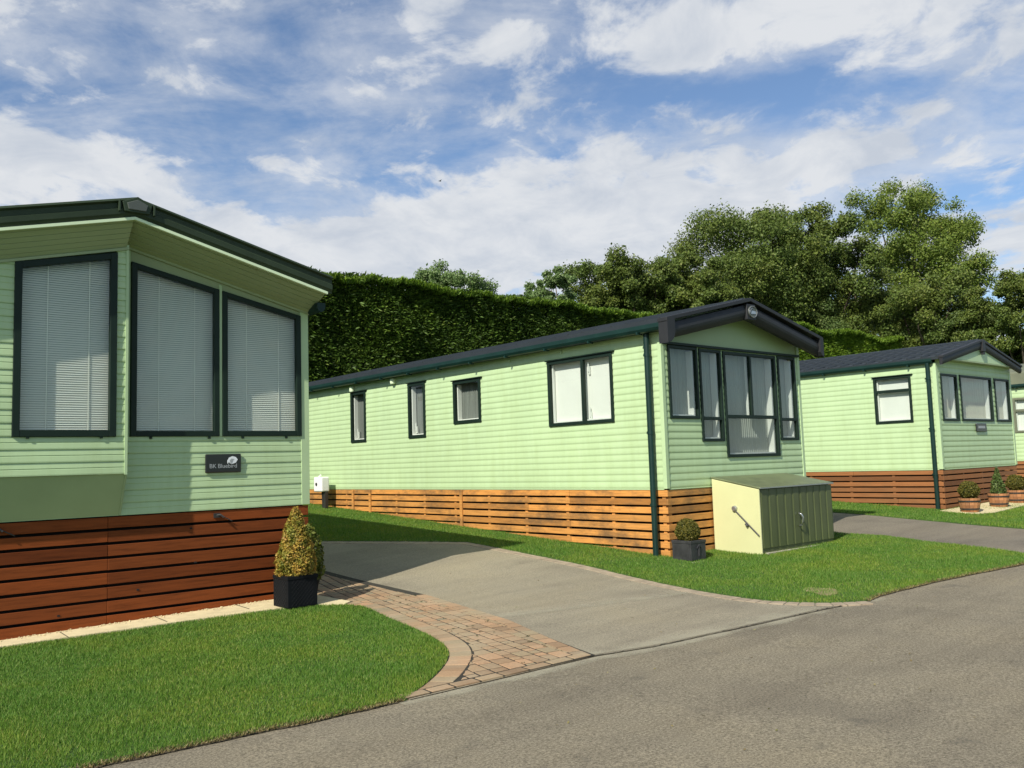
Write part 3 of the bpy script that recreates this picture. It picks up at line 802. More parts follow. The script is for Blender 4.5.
fbox(w2, fr, 4.020, 4.054, -.03, .022, .425, wl(4.02)+.05, wl(4.054)+.05)
fbox(w2, fr, XR-.095, XR+.012, -.03, .02, ZB1, wl2(XR-.095)+.02, wl2(XR)+.02)
hp = MB(); hp.hexa([fr(3.033, -.03, wtopR(3.033)-.0), fr(XR-.095, -.03, wtopR(XR-.095)), fr(XR-.095, .006, wtopR(XR-.095)), fr(3.033, .006, wtopR(3.033)),
         fr(3.033, -.03, wl2(3.033)+.03), fr(XR-.095, -.03, wl2(XR-.095)+.03), fr(XR-.095, .006, wl2(XR-.095)+.03), fr(3.033, .006, wl2(3.033)+.03)])
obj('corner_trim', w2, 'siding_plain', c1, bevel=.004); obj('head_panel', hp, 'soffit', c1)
# side and rear walls
ws = MB(); rs = fmap('right', XR); ls = fmap('left', XL)
siding(ws, rs, Y1, 21.0, ZB1, 1.98, .131); siding(ws, ls, Y1, 21.0, ZB1, 1.98, .131)
bk = fmap('back', 21.0); siding(ws, bk, XL, XR, ZB1, 2.55, .131)
obj('side_wall', ws, 'siding', c1, recalc=False)
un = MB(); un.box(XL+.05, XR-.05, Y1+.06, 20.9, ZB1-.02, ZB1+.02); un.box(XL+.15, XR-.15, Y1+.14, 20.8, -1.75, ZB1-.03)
obj('dark_infill', un, 'dark', c1)  # floor, plus an added black box giving the shade behind the skirting gaps
# bay
XBL, XBR = .95, 2.940
b = MB(); hb = [(1.860, 2.8235, .4155, 9)]
siding(b, bayf, XBL, XBR-.028, .03, 2.6, .131, hb)
bay = obj('bay', b, 'siding', c1, recalc=False, cuts=[((2.905, YB, wl(2.905)), (-SL, 0, 1))])
bs = MB()
for x0, x1 in ((XBR-.028, XBR),):
    fbox(bs, bayf, x0, x1, -.03, .022, .02, wl(x0)+.05, wl(x1)+.05)
bs.poly([(XBR, YB, .03), (XBR, Y1, .03), (XBR, Y1, wl(2.9)+.05), (XBR, YB, wl(2.9)+.05)])
fbox(bs, bayf, 2.8155, XBR-.03, -.03, .006, 2.38, wl(2.79)+.04, wl(XBR-.03)+.04)
obj('bay_trim', bs, 'siding_plain', bay)
bs = MB(); fbox(bs, bayf, XBL, XBL+.03, -.03, .022, .02, wl(XBL)+.05, wl(XBL+.03)+.05); bs.poly([(XBL, YB, .03), (XBL, Y1, .03), (XBL, Y1, 2.1), (XBL, YB, 2.1)]); obj('bay_trim', bs, 'siding_plain', bay)
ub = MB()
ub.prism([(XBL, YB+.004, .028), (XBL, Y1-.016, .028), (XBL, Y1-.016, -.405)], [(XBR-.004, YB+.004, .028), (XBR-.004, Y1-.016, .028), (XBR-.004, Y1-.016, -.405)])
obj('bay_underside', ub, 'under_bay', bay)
ubt = MB(); ubt.tube([(XBR-.006, YB+.004, .02), (XBR-.006, Y1-.018, -.40)], .010, 6); ubt.tube([(XBR-.006, Y1-.02, -.405), (XBR-.006, Y1-.02, .03)], .008, 6); obj('bay_edge', ubt, 'under_bay', bay)
# windows of caravan 1
window(c1, bayf, 1.860, 2.8235, .4155, 2.149, 2.372, w=.068, fill='venetian', depth=.075, liner=False, glass='glass_dark')
window(c1, fr, 3.035, 4.018, .425, 2.346, wtopR(4.018), w=.062, fill='venetian', depth=.075, liner=False, glass='glass_dark')
window(c1, fr, 4.056, 5.052, .425, wtopR(4.056), wtopR(5.052), w=.062, fill='venetian', depth=.075, liner=False, glass='glass_dark')
for fm_, us_ in ((bayf, (2.0, 2.68)), (fr, (3.25, 3.9, 4.3, 4.85))):
    for u in us_:
        hd = MB(); fbox(hd, fm_, u-.014, u+.014, .012, .034, .399, .4155 if fm_ is bayf else .424); obj('window_catch', hd, 'dark_green', c1, bevel=.003)
# soffit (raked cornice), fascia, roof
YF = 9.35
FB = lambda x: 2.708-SL*abs(x-2.915)               # foot of the fascia
def soffit(mb, xa, xb, yw, drop):
    n = 6
    for i in range(n):
        ya, yb_ = YF+.012+(yw-YF-.012)*i/n, YF+.012+(yw-YF-.012)*(i+1)/n
        za, zb_ = -drop*(i/n)**1.0, -drop*((i+1)/n)**1.0
        g = .010
        mb.poly([(xa, ya, FB(xa)+za), (xb, ya, FB(xb)+za), (xb, yb_-g, FB(xb)+zb_+.006), (xa, yb_-g, FB(xa)+zb_+.006)])
        mb.poly([(xa, yb_-g, FB(xa)+zb_+.006), (xb, yb_-g, FB(xb)+zb_+.006), (xb, yb_, FB(xb)+zb_+.022), (xa, yb_, FB(xa)+zb_+.022)])
        mb.poly([(xa, yb_, FB(xa)+zb_+.022), (xb, yb_, FB(xb)+zb_+.022), (xb, yb_, FB(xb)+zb_), (xa, yb_, FB(xa)+zb_)])
sf = MB()
soffit(sf, 2.915, XR+.02, Y1-.01, .195); soffit(sf, XBL-.02, 2.915, YB-.008, .275); soffit(sf, .52, XBL-.02, Y1-.01, .195)
for x in (XR+.02, .52):
    sf.poly([(x, YF+.01, FB(x)), (x, Y1, FB(x)-.195), (x, Y1, FB(x)+.06), (x, YF+.01, FB(x)+.06)])
sf.poly([(2.915, YB-.008, FB(2.915)-.275), (2.915, Y1, FB(2.915)-.275), (2.915, Y1, FB(2.915)), (2.915, YB-.008, FB(2.915))])
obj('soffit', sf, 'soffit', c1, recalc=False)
bead = MB()
for xa, xb, y, q in ((2.93, XR+.02, Y1-.016, .182), (XBL, 2.93, YB-.018, .262)):
    bead.prism([(xa, y, FB(xa)-q), (xa, y-.016, FB(xa)-q), (xa, y-.016, FB(xa)-q-.028), (xa, y, FB(xa)-q-.028)], [(xb, y, FB(xb)-q), (xb, y-.016, FB(xb)-q), (xb, y-.016, FB(xb)-q-.028), (xb, y, FB(xb)-q-.028)])
obj('soffit_bead', bead, 'soffit', c1)
XE = 5.225; XEL = 2*XA+.09-XE
FT = lambda x: 2.905-SL*abs(x-2.915)
fb = MB()
for xe in (XE, XEL):
    def ring(x):
        t = FT(x)
        return [(x, YF+.10, t+.012), (x, YF-.03, t+.012), (x, YF-.042, t-.012), (x, YF-.012, t-.032), (x, YF-.010, t-.085), (x, YF-.024, t-.095), (x, YF-.022, t-.150), (x, YF-.002, t-.182), (x, YF-.002, t-.196), (x, YF+.06, t-.196)]
    fb.prism(ring(xe), ring(2.915))
fo = obj('fascia', fb, 'fascia_green', c1)
tr = MB()
for xe in (XE-.06, XEL+.06):
    def ring(x):
        t = FB(x); return [(x, YF-.016, t+.002), (x, YF-.016, t-.028), (x, YF+.02, t-.028), (x, YF+.02, t+.002)]
    tr.prism(ring(xe), ring(2.915))
obj('fascia_trim', tr, 'cream_trim', fo)
pl = MB()                                          # pentagon ridge plate
def pent(cx, cz, w, h, y0, y1):
    P = [(-w*.50, .12*h), (-w*.42, -.42*h), (w*.42, -.42*h), (w*.52, .12*h), (0.02*w, .5*h)]
    return [(cx+a, y0, cz+b) for a, b in P], [(cx+a, y1, cz+b) for a, b in P]
a, b_ = pent(2.925, 2.825, .30, .19, YF-.052, YF-.018); pl.prism(a, b_)
po = obj('ridge_plate', pl, 'fascia_green', fo, bevel=.008)
pl = MB(); a, b_ = pent(2.925, 2.822, .21, .125, YF-.062, YF-.045); pl.prism(a, b_); obj('badge', pl, 'badge', fo, bevel=.006)
for s_ in (-1, 1):
    q = MB(); xx = 2.925+s_*.175; q.box(xx-.010, xx+.010, YF-.056, YF-.02, 2.745-.005, 2.86-.02*0); obj('plate_strap', q, 'fascia_green', fo, bevel=.004)
roof_sheet(c1, XEL, XE, 2.915, YF+.02, 21.2, FT(XE)-.01, 2.895, 'roof', tile=False)
gutter(c1, fmap('right', XR-.02), YF+.2, 21.1, 1.98)
# skirting
skirting(c1, fmap('front', Y1), XL, XR+.0, ZB1-.012, .1455, .030, -1.6, 'wood_red', posts=0, joints=(2.825,))
skirting(c1, fmap('right', XR), Y1+.03, 20.9, ZB1-.012, .1455, .030, -1.6, 'wood_red', posts=0, joints=(13.0, 16.5))
for x in (1.78, 4.0):
    ev = MB(); ev.tube([(x-.02, Y1-.006, -.475), (x+.03, Y1-.03, -.47), (x+.06, Y1-.05, -.50)], .012, 6); ev.box(x-.045, x+.03, Y1-.02, Y1-.005, -.50, -.45); ev.tube([(x+.03, Y1-.03, -.475), (x+.17, Y1-.02, -.55)], .006, 5)
    obj('skirting_bracket', ev, 'stay', c1)
for x, z in ((3.13, -1.21), (3.70, -.60), (2.36, -1.38), (3.75, -.98)):
    kn = MB(); kn.prism([(x+.016*math.cos(t), Y1-.0075, z+.010*math.sin(t)) for t in np.linspace(0, 5.5, 8)], [(x+.016*math.cos(t), Y1-.002, z+.010*math.sin(t)) for t in np.linspace(0, 5.5, 8)]); obj('board_knot', kn, 'dark', c1)
# name plate
s_ = MB(); s_.box(3.850, 4.272, Y1-.040, Y1-.017, .008, .222); sp_ = obj('name_plate', s_, 'sign', c1, bevel=.012, seg=3)
text_on_front('lettering', 'BK', .068, 3.893, Y1-.0425, .062, 'letters', sp_, extrude=.001)
text_on_front('lettering', 'Bluebird', .068, 3.893+.098, Y1-.0425, .062, 'letters', sp_, extrude=.001)
em = MB()
P = [(-.058, -.040), (-.062, -.010), (-.040, .028), (0, .045), (.040, .034), (.062, .006), (.040, -.030), (.0, -.044), (-.03, -.038), (-.042, -.020)]
em.prism([(4.165+x, Y1-.0445, .150+z) for x, z in P], [(4.165+x, Y1-.039, .150+z) for x, z in P]); obj('emblem', em, 'emblem', sp_)
em = MB()
em.prism([(4.150+x, Y1-.0465, .148+z) for x, z in ((-.012, -.030), (-.020, .0), (.002, .020), (.034, .012), (.018, -.004), (.010, -.028))], [(4.150+x, Y1-.0438, .148+z) for x, z in ((-.012, -.030), (-.020, .0), (.002, .020), (.034, .012), (.018, -.004), (.010, -.028))]); obj('emblem', em, 'letters', sp_)

# ------------------------------------------------------------------ caravans 2 and 3
def side_kit(root, X0, X1, Yf, Yb, zb, ze, pitch, holes_left, holes_front, skirt_mat, spitch, zgl, battens_l=(), battens_f=(), front_top=1.70, corner=.05):
    w = MB(); lf = fmap('left', X0); ff = fmap('front', Yf)
    siding(w, lf, Yf, Yb, zb, ze, pitch, holes_left, relief=.5)
    siding(w, ff, X0, X1, zb, front_top, pitch, holes_front, relief=.5)
    siding(w, fmap('right', X1), Yf, Yb, zb, ze, pitch, relief=.5); siding(w, fmap('back', Yb), X0, X1, zb, ze, pitch)
    obj('wall', w, 'siding', root, recalc=False)
    t = MB(); t.box(X0-.022, X0+corner, Yf-.022, Yf+corner*.9, zb-.004, ze); t.box(X1-corner, X1+.022, Yf-.022, Yf+corner, zb-.004, ze)
    t.box(X0+corner, X1-corner, Yf-.014, Yf+.01, zb-.02, zb-.002)
    t.box(X0-.014, X0+.01, Yf+corner*.9, Yb, zb-.02, zb-.002)
    obj('corner_trim', t, 'siding_plain', root, bevel=.006)
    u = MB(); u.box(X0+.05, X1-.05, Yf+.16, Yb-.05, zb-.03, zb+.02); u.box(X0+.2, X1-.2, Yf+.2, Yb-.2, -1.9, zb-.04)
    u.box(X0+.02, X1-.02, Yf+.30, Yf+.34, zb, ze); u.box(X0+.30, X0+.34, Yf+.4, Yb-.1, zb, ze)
    obj('dark_infill', u, 'dark', root)  # floor, plus added black infill for shade behind skirting gaps and windows
    skirting(root, lf, Yf, Yb, zb-.022, spitch, .030, zgl, skirt_mat, battens_l)
    skirting(root, ff, X0+.0, X1, zb-.022, spitch, .030, zgl, skirt_mat, battens_f)
    skirting(root, fmap('right', X1), Yf+.02, Yb, zb-.022, spitch, .030, zgl, skirt_mat)

# --- caravan 2
X2, Y2, Y2B, ZB2, ZE2, W2 = 9.912, 8.145, 19.6, -.42, 1.86, 3.66
c2 = thing('static_caravan', 'middle pale green static caravan with orange slatted skirting and a storage box at its front', 'caravan', (X2, Y2, float(gz(X2, Y2))))
hl = [(9.087, 10.540, .592, 1.668), (12.333, 13.155, .780, 1.580), (14.075, 14.668, .578, 1.675), (16.298, 16.922, .577, 1.678)]
hf = [(10.040, 10.735, .588, 1.672), (10.778, 11.328, .248, 1.664), (11.383, 12.838, -.004, 1.660), (12.900, 13.432, .255, 1.668)]
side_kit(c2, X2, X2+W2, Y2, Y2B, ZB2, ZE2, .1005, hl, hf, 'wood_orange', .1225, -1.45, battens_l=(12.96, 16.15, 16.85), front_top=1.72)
lf2 = fmap('left', X2); ff2 = fmap('front', Y2)
window(c2, lf2, *hl[0][:2], hl[0][2], hl[0][3], mull=((9.74, .63, 1.63),), w=.055, fill='blind', depth=.05, drip=True, handles=((9.66, .66), (9.66, 1.38)))
window(c2, lf2, *hl[1][:2], hl[1][2], hl[1][3], w=.06, fill='net_grey', depth=.10, glass='glass_dark', drip=True)
window(c2, lf2, *hl[2][:2], hl[2][2], hl[2][3], w=.06, fill='net_grey', depth=.10, glass='glass_dark', drip=True, handles=((14.50, .68),))
window(c2, lf2, *hl[3][:2], hl[3][2], hl[3][3], w=.06, fill='net_grey', depth=.10, glass='glass_dark', drip=True, handles=((16.74, .68),))
window(c2, ff2, *hf[0][:2], hf[0][2], hf[0][3], w=.045, fill='net', depth=.12)
window(c2, ff2, *hf[1][:2], hf[1][2], hf[1][3], w=.045, fill='net', depth=.12, trans=((.600, 10.82, 11.29),))
window(c2, ff2, *hf[2][:2], hf[2][2], hf[2][3], w=.05, fill='net', depth=.12, trans=((.635, 11.43, 12.79),), mull=((12.112, .66, 1.62),))
window(c2, ff2, *hf[3][:2], hf[3][2], hf[3][3], w=.045, fill='net', depth=.12, trans=((.605, 12.94, 13.39),))
# gable
XA2, YF2 = X2+W2/2, 7.845
SL2 = .232
ft2 = lambda x: 2.475-SL2*abs(x-XA2)
gw = MB()
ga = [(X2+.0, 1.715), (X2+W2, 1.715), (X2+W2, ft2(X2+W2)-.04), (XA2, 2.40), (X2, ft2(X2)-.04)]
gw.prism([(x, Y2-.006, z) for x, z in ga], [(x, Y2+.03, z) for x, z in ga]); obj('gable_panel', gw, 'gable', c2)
gb = MB(); fbox(gb, ff2, X2+.02, X2+W2-.02, .0065, .055, 1.676, 1.714); obj('gable_rail', gb, 'dark_green', c2, bevel=.004)
sf2 = MB()
for xe in (X2-.19, X2+W2+.19):
    sf2.hexa([(xe, YF2+.09, ft2(xe)-.10), (XA2, YF2+.09, ft2(XA2)-.10), (XA2, Y2-.008, ft2(XA2)-.10), (xe, Y2-.008, ft2(xe)-.10),
              (xe, YF2+.09, ft2(xe)-.085), (XA2, YF2+.09, ft2(XA2)-.085), (XA2, Y2-.008, ft2(XA2)-.085), (xe, Y2-.008, ft2(xe)-.085)])
obj('soffit', sf2, 'soffit', c2)
fa = MB(); e0, e1 = X2-.25, X2+W2+.26
gable_board(fa, e0, e1, XA2, YF2, YF2+.10, ft2(e0)-.085, ft2(XA2)-.085, .225, .235, rounded=.045, nose=.035)
fo2 = obj('fascia', fa, 'charcoal', c2)
ta = MB(); gable_board(ta, e0-.015, e1+.015, XA2, YF2-.055, YF2+.12, ft2(e0)+.012, ft2(XA2)+.012, .060, .060); obj('verge_trim', ta, 'charcoal', fo2, bevel=.008)
for sx, xe in ((-1, e0), (1, e1)):                  # rounded end blocks of the barge boards
    ec = MB(); z = ft2(xe)
    prof = [(0, .0), (.17, .035), (.17, -.20), (.14, -.275), (.08, -.33), (0, -.355)] if sx < 0 else [(0, .005), (-.10, .03), (-.10, -.24), (-.06, -.30), (0, -.325)]
    xe_ = xe+sx*.006; ec.prism([(xe_+a_, YF2-.058, z+b__) for a_, b__ in prof], [(xe_+a_, YF2+.104, z+b__) for a_, b__ in prof]); obj('barge_end', ec, 'charcoal', fo2)
ap = MB(); ap.prism([(XA2-.11, YF2-.048, 2.385), (XA2+.13, YF2-.048, 2.385), (XA2+.13, YF2-.048, 2.13), (XA2-.11, YF2-.048, 2.13)], [(XA2-.11, YF2+.03, 2.385), (XA2+.13, YF2+.03, 2.385), (XA2+.13, YF2+.05, 2.13), (XA2-.11, YF2+.05, 2.13)])
obj('apex_block', ap, 'charcoal', fo2, bevel=.015)
bd = MB(); ring = []; cx, cz, yy = XA2+.03, 2.262, YF2-.060
def oval(rx, rz, n=28): return [(cx+rx*math.cos(2*math.pi*i/n), cz+rz*math.sin(2*math.pi*i/n)) for i in range(n)]
bd.prism([(x, yy, z) for x, z in oval(.110, .094)], [(x, yy+.02, z) for x, z in oval(.116, .100)]); bo = obj('badge', bd, 'badge', fo2)
rg = MB(); rg.tube([(x, yy-.004, z) for x, z in oval(.104, .088)]+[(cx+.104, yy-.004, cz)], .006, 6); rg.prism([(cx+x, yy-.004, cz+z) for x, z in ((-.06, -.035), (-.035, .02), (.07, .012), (.078, -.03))], [(cx+x, yy+.002, cz+z) for x, z in ((-.06, -.035), (-.035, .02), (.07, .012), (.078, -.03))])
rg.tube([(cx-.085, yy-.004, cz-.02), (cx-.06, yy-.004, cz+.03), (cx-.02, yy-.004, cz+.055)], .007, 6); obj('badge_motif', rg, 'silver', bo)
roof_sheet(c2, X2-.20, X2+W2+.20, XA2, YF2+.02, Y2B+.15, ft2(X2-.20)-.0, 2.47, 'roof')
gutter(c2, fmap('left', X2-.10), YF2+.03, Y2B, 1.885); gutter(c2, fmap('right', X2+W2), Y2+.02, Y2B, 1.885)
downpipe(c2, X2-.085, 8.33, -1.42, 1.86)
es = MB(); es.box(X2-.20, X2-.012, YF2+.10, Y2B, 1.862, 1.880); obj('eave_board', es, 'gutter', c2)
vt = MB(); vt.box(10.25, 10.5, 12.2, 12.75, 2.02, 2.15); obj('roof_vent', vt, 'roof', c2, bevel=.02)
for y, z in ((16.80, 1.74), (15.16, 1.77)):
    wlgt = MB(); wlgt.lathe([(.05, 0), (.058, .02), (.058, .085), (.035, .115)], (X2-.055, y, z-.05), 12); wlgt.box(X2-.04, X2-.012, y-.045, y+.045, z-.03, z+.06); obj('wall_light', wlgt, 'cream_trim', c2, smooth=False)
for y, z in ((10.2, 1.79), (11.5, 1.79)):
    q = MB(); q.box(X2-.035, X2-.012, y-.02, y+.02, z-.02, z+.02); obj('awning_clip', q, 'siding_plain', c2)

# --- caravan 3
X3, Y3, Y3B, ZB3, ZE3, W3 = 18.993, 8.16, 19.6, -.39, 1.88, 4.07
c3 = thing('static_caravan', 'right hand pale green static caravan with brown skirting and barrel pots before it', 'caravan', (X3, Y3, float(gz(X3, Y3))))
hl3 = [(8.690, 9.535, .635, 1.665)]
hf3 = [(19.17, 19.985, .632, 1.655), (20.135, 21.87, .636, 1.660), (22.05, 22.93, .636, 1.660)]
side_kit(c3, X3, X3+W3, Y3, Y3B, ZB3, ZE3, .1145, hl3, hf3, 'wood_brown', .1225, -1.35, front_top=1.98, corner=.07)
lf3 = fmap('left', X3); ff3 = fmap('front', Y3)
window(c3, lf3, *hl3[0][:2], hl3[0][2], hl3[0][3], w=.055, fill='blind', depth=.05, trans=((1.345, 8.73, 9.49),), drip=True)
for h in hf3: window(c3, ff3, *h[:2], h[2], h[3], w=.05, fill='net_beige', depth=.10)
XA3, YF3 = X3+W3/2-.03, 7.93
SL3 = .225; ft3 = lambda x: 2.475-SL3*abs(x-XA3)
gw = MB(); ga = [(X3+.1, 1.965), (X3+W3-.1, 1.965), (X3+W3-.1, 1.99), (XA3, 2.40), (X3+.1, 1.99)]
gw.prism([(x, YF3+.045, z) for x, z in ga], [(x, Y3+.03, z) for x, z in ga]); obj('gable_panel', gw, 'siding_plain', c3, bevel=.004)
gs = MB(); gs.box(X3-.05, X3+W3+.05, YF3+.035, Y3-.02, 1.935, 1.962); obj('gable_soffit', gs, 'soffit', c3)
fa = MB(); e0, e1 = X3-.16, X3+W3+.16
gable_board(fa, e0, e1, XA3, YF3, YF3+.06, ft3(e0)-.03, ft3(XA3)-.03, .15, .17, rounded=.02, nose=.015)
fo3 = obj('fascia', fa, 'charcoal', c3)
ta = MB(); gable_board(ta, e0-.01, e1+.01, XA3, YF3-.03, YF3+.08, ft3(e0)+.012, ft3(XA3)+.012, .05, .05); obj('verge_trim', ta, 'charcoal', fo3, bevel=.006)
ap = MB(); ap.box(XA3-.08, XA3+.08, YF3-.04, YF3+.03, 2.20, 2.465); ap.box(XA3-.05, XA3+.05, YF3-.03, YF3+.03, 2.14, 2.199); obj('ridge_plate', ap, 'charcoal', fo3, bevel=.012)
roof_sheet(c3, X3-.11, X3+W3+.11, XA3, YF3+.02, Y3B+.15, ft3(X3-.11)-.02, 2.47, 'roof')
gutter(c3, fmap('left', X3), Y3+.02, Y3B, 1.895); gutter(c3, fmap('right', X3+W3), Y3+.02, Y3B, 1.895)
downpipe(c3, X3-.075, 8.285, -1.27, 1.87)
np_ = MB(); np_.box(20.80, 21.36, Y3-.045, Y3-.02, .40, .585); n3 = obj('name_plate', np_, 'sign', c3, bevel=.01)
em = MB(); em.box(20.90, 21.26, Y3-.049, Y3-.044, .475, .53); obj('lettering', em, 'letters', n3)

# --- caravan 4, mostly behind caravan 3
X4, Y4 = 28.0, 8.2
c4 = thing('static_caravan', 'farthest static caravan, pale green with an olive roof edge, a sliver at the right edge', 'caravan', (X4, Y4, float(gz(X4, Y4))))
hl4 = [(9.2, 9.86, .45, 1.47)]
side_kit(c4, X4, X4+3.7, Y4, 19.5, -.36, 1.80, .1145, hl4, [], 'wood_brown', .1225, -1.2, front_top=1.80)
window(c4, fmap('left', X4), *hl4[0][:2], hl4[0][2], hl4[0][3], w=.06, fill='blind', depth=.05, frame='roof_olive', trans=((1.10, 9.24, 9.82),))
sb = MB(); fbox(sb, fmap('left', X4), 9.87, 10.12, .016, .05, .42, 1.50); obj('shutter', sb, 'wood_brown', c4, bevel=.005)
rf = MB(); rf.prism([(X4-.12, Y4-.3, 1.84), (X4-.12, Y4-.3, 2.22), (X4+.5, Y4-.3, 2.42), (X4+1.85, Y4-.3, 2.62), (X4+3.2, Y4-.3, 2.42), (X4+3.82, Y4-.3, 2.22), (X4+3.82, Y4-.3, 1.84)],
                    [(X4-.12, 19.6, 1.84), (X4-.12, 19.6, 2.22), (X4+.5, 19.6, 2.42), (X4+1.85, 19.6, 2.62), (X4+3.2, 19.6, 2.42), (X4+3.82, 19.6, 2.22), (X4+3.82, 19.6, 1.84)])
obj('roof', rf, 'roof_olive', c4, bevel=.03)
gutter(c4, fmap('left', X4+.0), Y4, 19.5, 1.80)

# ------------------------------------------------------------------ storage box
BX0, BX1, BY0, BY1 = 10.925, 12.94, 7.30, 8.115
zg = float(gz(12, 7.4))
sb_ = thing('storage_box', 'cream and olive metal storage box with sloping lid standing on the lawn', 'storage box', (12.02, 7.73, zg))
zf, zbk = -.472, -.315
for x0, x1, yq in ((BX0, BX0+.03, BY0), (BX1-.03, BX1, BY0+.046)):
    s1 = MB()
    s1.hexa([(x0, yq, zg-.06), (x1, yq, zg-.06), (x1, BY1, zg-.06), (x0, BY1, zg-.06), (x0, yq, zf), (x1, yq, zf), (x1, BY1, zbk), (x0, BY1, zbk)])
    obj('side_panel', s1, 'cream_metal' if x0 == BX0 else 'olive_metal', sb_, bevel=.008)
s1 = MB(); s1.box(BX0+.031, BX1-.031, BY1-.03, BY1-.002, zg-.06, zbk-.01); s1.box(BX0+.031, BX1-.031, BY0+.06, BY1-.031, zg-.04, zg+.04); obj('back_panel', s1, 'olive_metal', sb_)
s1 = MB(); s1.hexa([(BX0-.008, BY0-.025, zf+.002), (BX1+.012, BY0-.025, zf+.002), (BX1+.012, BY1+.008, zbk+.006), (BX0-.008, BY1+.008, zbk+.006), (BX0-.008, BY0-.025, zf+.026), (BX1+.012, BY0-.025, zf+.026), (BX1+.012, BY1+.008, zbk+.03), (BX0-.008, BY1+.008, zbk+.03)])
lid = obj('lid', s1, 'olive_lid', sb_, bevel=.008)
s1 = MB(); s1.box(BX0-.004, BX1+.010, BY0-.031, BY0-.0255, zf+.004, zf+.022); obj('lid_edge', s1, 'silver', lid, bevel=.002)
def door(x0, x1, seam):
    d = MB(); n = max(1, round((x1-x0)/.20)); pts = []; w = (x1-x0)/n
    for i in range(n):
        a = x0+i*w; pts += [(a, 0), (a+w*.10, -.0), (a+w*.16, .008), (a+w*.84, .008), (a+w*.90, 0)]
    pts.append((x1, 0)); z0_, z1_ = zg+.085, zf-.006
    front = [(x, BY0+.012-dd) for x, dd in pts]
    d.prism([(x, y, z0_) for x, y in front]+[(x1, BY0+.04, z0_), (x0, BY0+.04, z0_)], [(x, y, z1_) for x, y in front]+[(x1, BY0+.04, z1_), (x0, BY0+.04, z1_)])
    return obj('door', d, 'olive_metal', sb_)
da = door(BX0+.034, 12.00, 0); db = door(12.01, BX1-.001, 0)
h = MB(); h.tube([(11.935, BY0-.004, -.87), (11.935, BY0-.045, -.885), (11.960, BY0-.055, -.93), (11.960, BY0-.055, -1.0), (11.935, BY0-.045, -1.045), (11.935, BY0-.004, -1.06)], .013, 8); obj('handle', h, 'silver', da, smooth=True)
s1 = MB(); s1.box(BX0+.031, BX1-.031, BY0+.02, BY0+.05, zg-.06, zg+.080); obj('plinth', s1, 'olive_metal', sb_)
s1 = MB(); s1.box(BX0+.1, BX1-.12, BY0-.04, BY0+.018, zg-.02, zg+.022); obj('sill', s1, 'slab_grey', sb_, bevel=.004)
st = MB()
p0 = (BX0-.022, 7.72, -.765); p1 = (BX0-.022, BY0+.02, -1.13)
st.tube([p0, p1], .009, 7); st.tube([(BX0-.03, 7.53, -.965), (BX0-.03, 7.50, -1.0)], .019, 8); so = obj('stay_rod', st, 'stay', sb_)
kn = MB(); kn.tube([(BX0, 7.72, -.75), (BX0-.04, 7.72, -.75)], [.045, .036], 14); obj('knob', kn, 'silver', sb_, bevel=.004)

# ------------------------------------------------------------------ planters and pots
def ball_leaves(c, rx, rz, n, size, jitter=.05, squash=1):
    d = rng.normal(size=(n, 3)); d /= np.linalg.norm(d, axis=1)[:, None]
    r = 1-np.abs(rng.normal(0, .09, n))+rng.normal(0, jitter*.5, n)
    lump = 1+jitter*(np.sin(d[:, 0]*5+1)+np.sin(d[:, 1]*6)+np.sin(d[:, 2]*7+2))/2
    p = d*(r*lump)[:, None]*np.array([rx, rx, rz])+np.array(c)
    return leaf_quads(p, d, size)
def cone_leaves(c, prof, n, size, jit=.12):
    """prof: list of (z, r)"""
    zs = np.array([q[0] for q in prof]); rs = np.array([q[1] for q in prof])
    u = rng.random(n*3); z = zs[0]+(zs[-1]-zs[0])*u; r = np.interp(z, zs, rs); keep = rng.random(n*3) < r/rs.max()*.9+.06
    z, r = z[keep][:n], r[keep][:n]; n = len(z); t = rng.uniform(0, 2*math.pi, n)
    lump = 1+jit*(np.sin(t*3+z*14)*.5+np.sin(t*5-z*22+1)*.5)
    rr = r*lump*(1-np.abs(rng.normal(0, .12, n)))+rng.normal(0, .008, n)
    d = np.stack([np.cos(t), np.sin(t), np.full(n, .45)], 1); d /= np.linalg.norm(d, axis=1)[:, None]
    p = np.stack([c[0]+rr*np.cos(t), c[1]+rr*np.sin(t), c[2]+z], 1)
    return leaf_quads(p, d, size)

# black planter with golden clipped cone beside caravan 1
gx, gy = 4.655, 9.24; g0 = float(gz(gx, gy))+.034
def square_planter(root, cx, cy_, g0, w, h, mat, panel=True):
    p = MB(); t = .028; a = w/2
    p.box(cx-a, cx+a, cy_-a, cy_-a+t, g0, g0+h); p.box(cx-a, cx+a, cy_+a-t, cy_+a, g0, g0+h)
    p.box(cx-a, cx-a+t, cy_-a+t, cy_+a-t, g0, g0+h); p.box(cx+a-t, cx+a, cy_-a+t, cy_+a-t, g0, g0+h); p.box(cx-a+t, cx+a-t, cy_-a+t, cy_+a-t, g0, g0+.03)
    o = obj('planter', p, mat, root, bevel=.006)
    r = MB(); e = .006
    r.box(cx-a-e, cx+a+e, cy_-a-e, cy_-a+t, g0+h-.035, g0+h+.006); r.box(cx-a-e, cx+a+e, cy_+a-t, cy_+a+e, g0+h-.035, g0+h+.006)
    r.box(cx-a-e, cx-a+t, cy_-a+t, cy_+a-t, g0+h-.035, g0+h+.006); r.box(cx+a-t, cx+a+e, cy_-a+t, cy_+a-t, g0+h-.035, g0+h+.006); obj('rim', r, mat, o, bevel=.005)
    s = MB(); s.box(cx-a+t, cx+a-t, cy_-a+t, cy_+a-t, g0+.031, g0+h-.05); obj('soil', s, 'soil', root)
    return o
pt = thing('planter_shrub', 'golden clipped cone shrub in a square black planter at the corner of red boarding', 'planter', (gx, gy, g0))
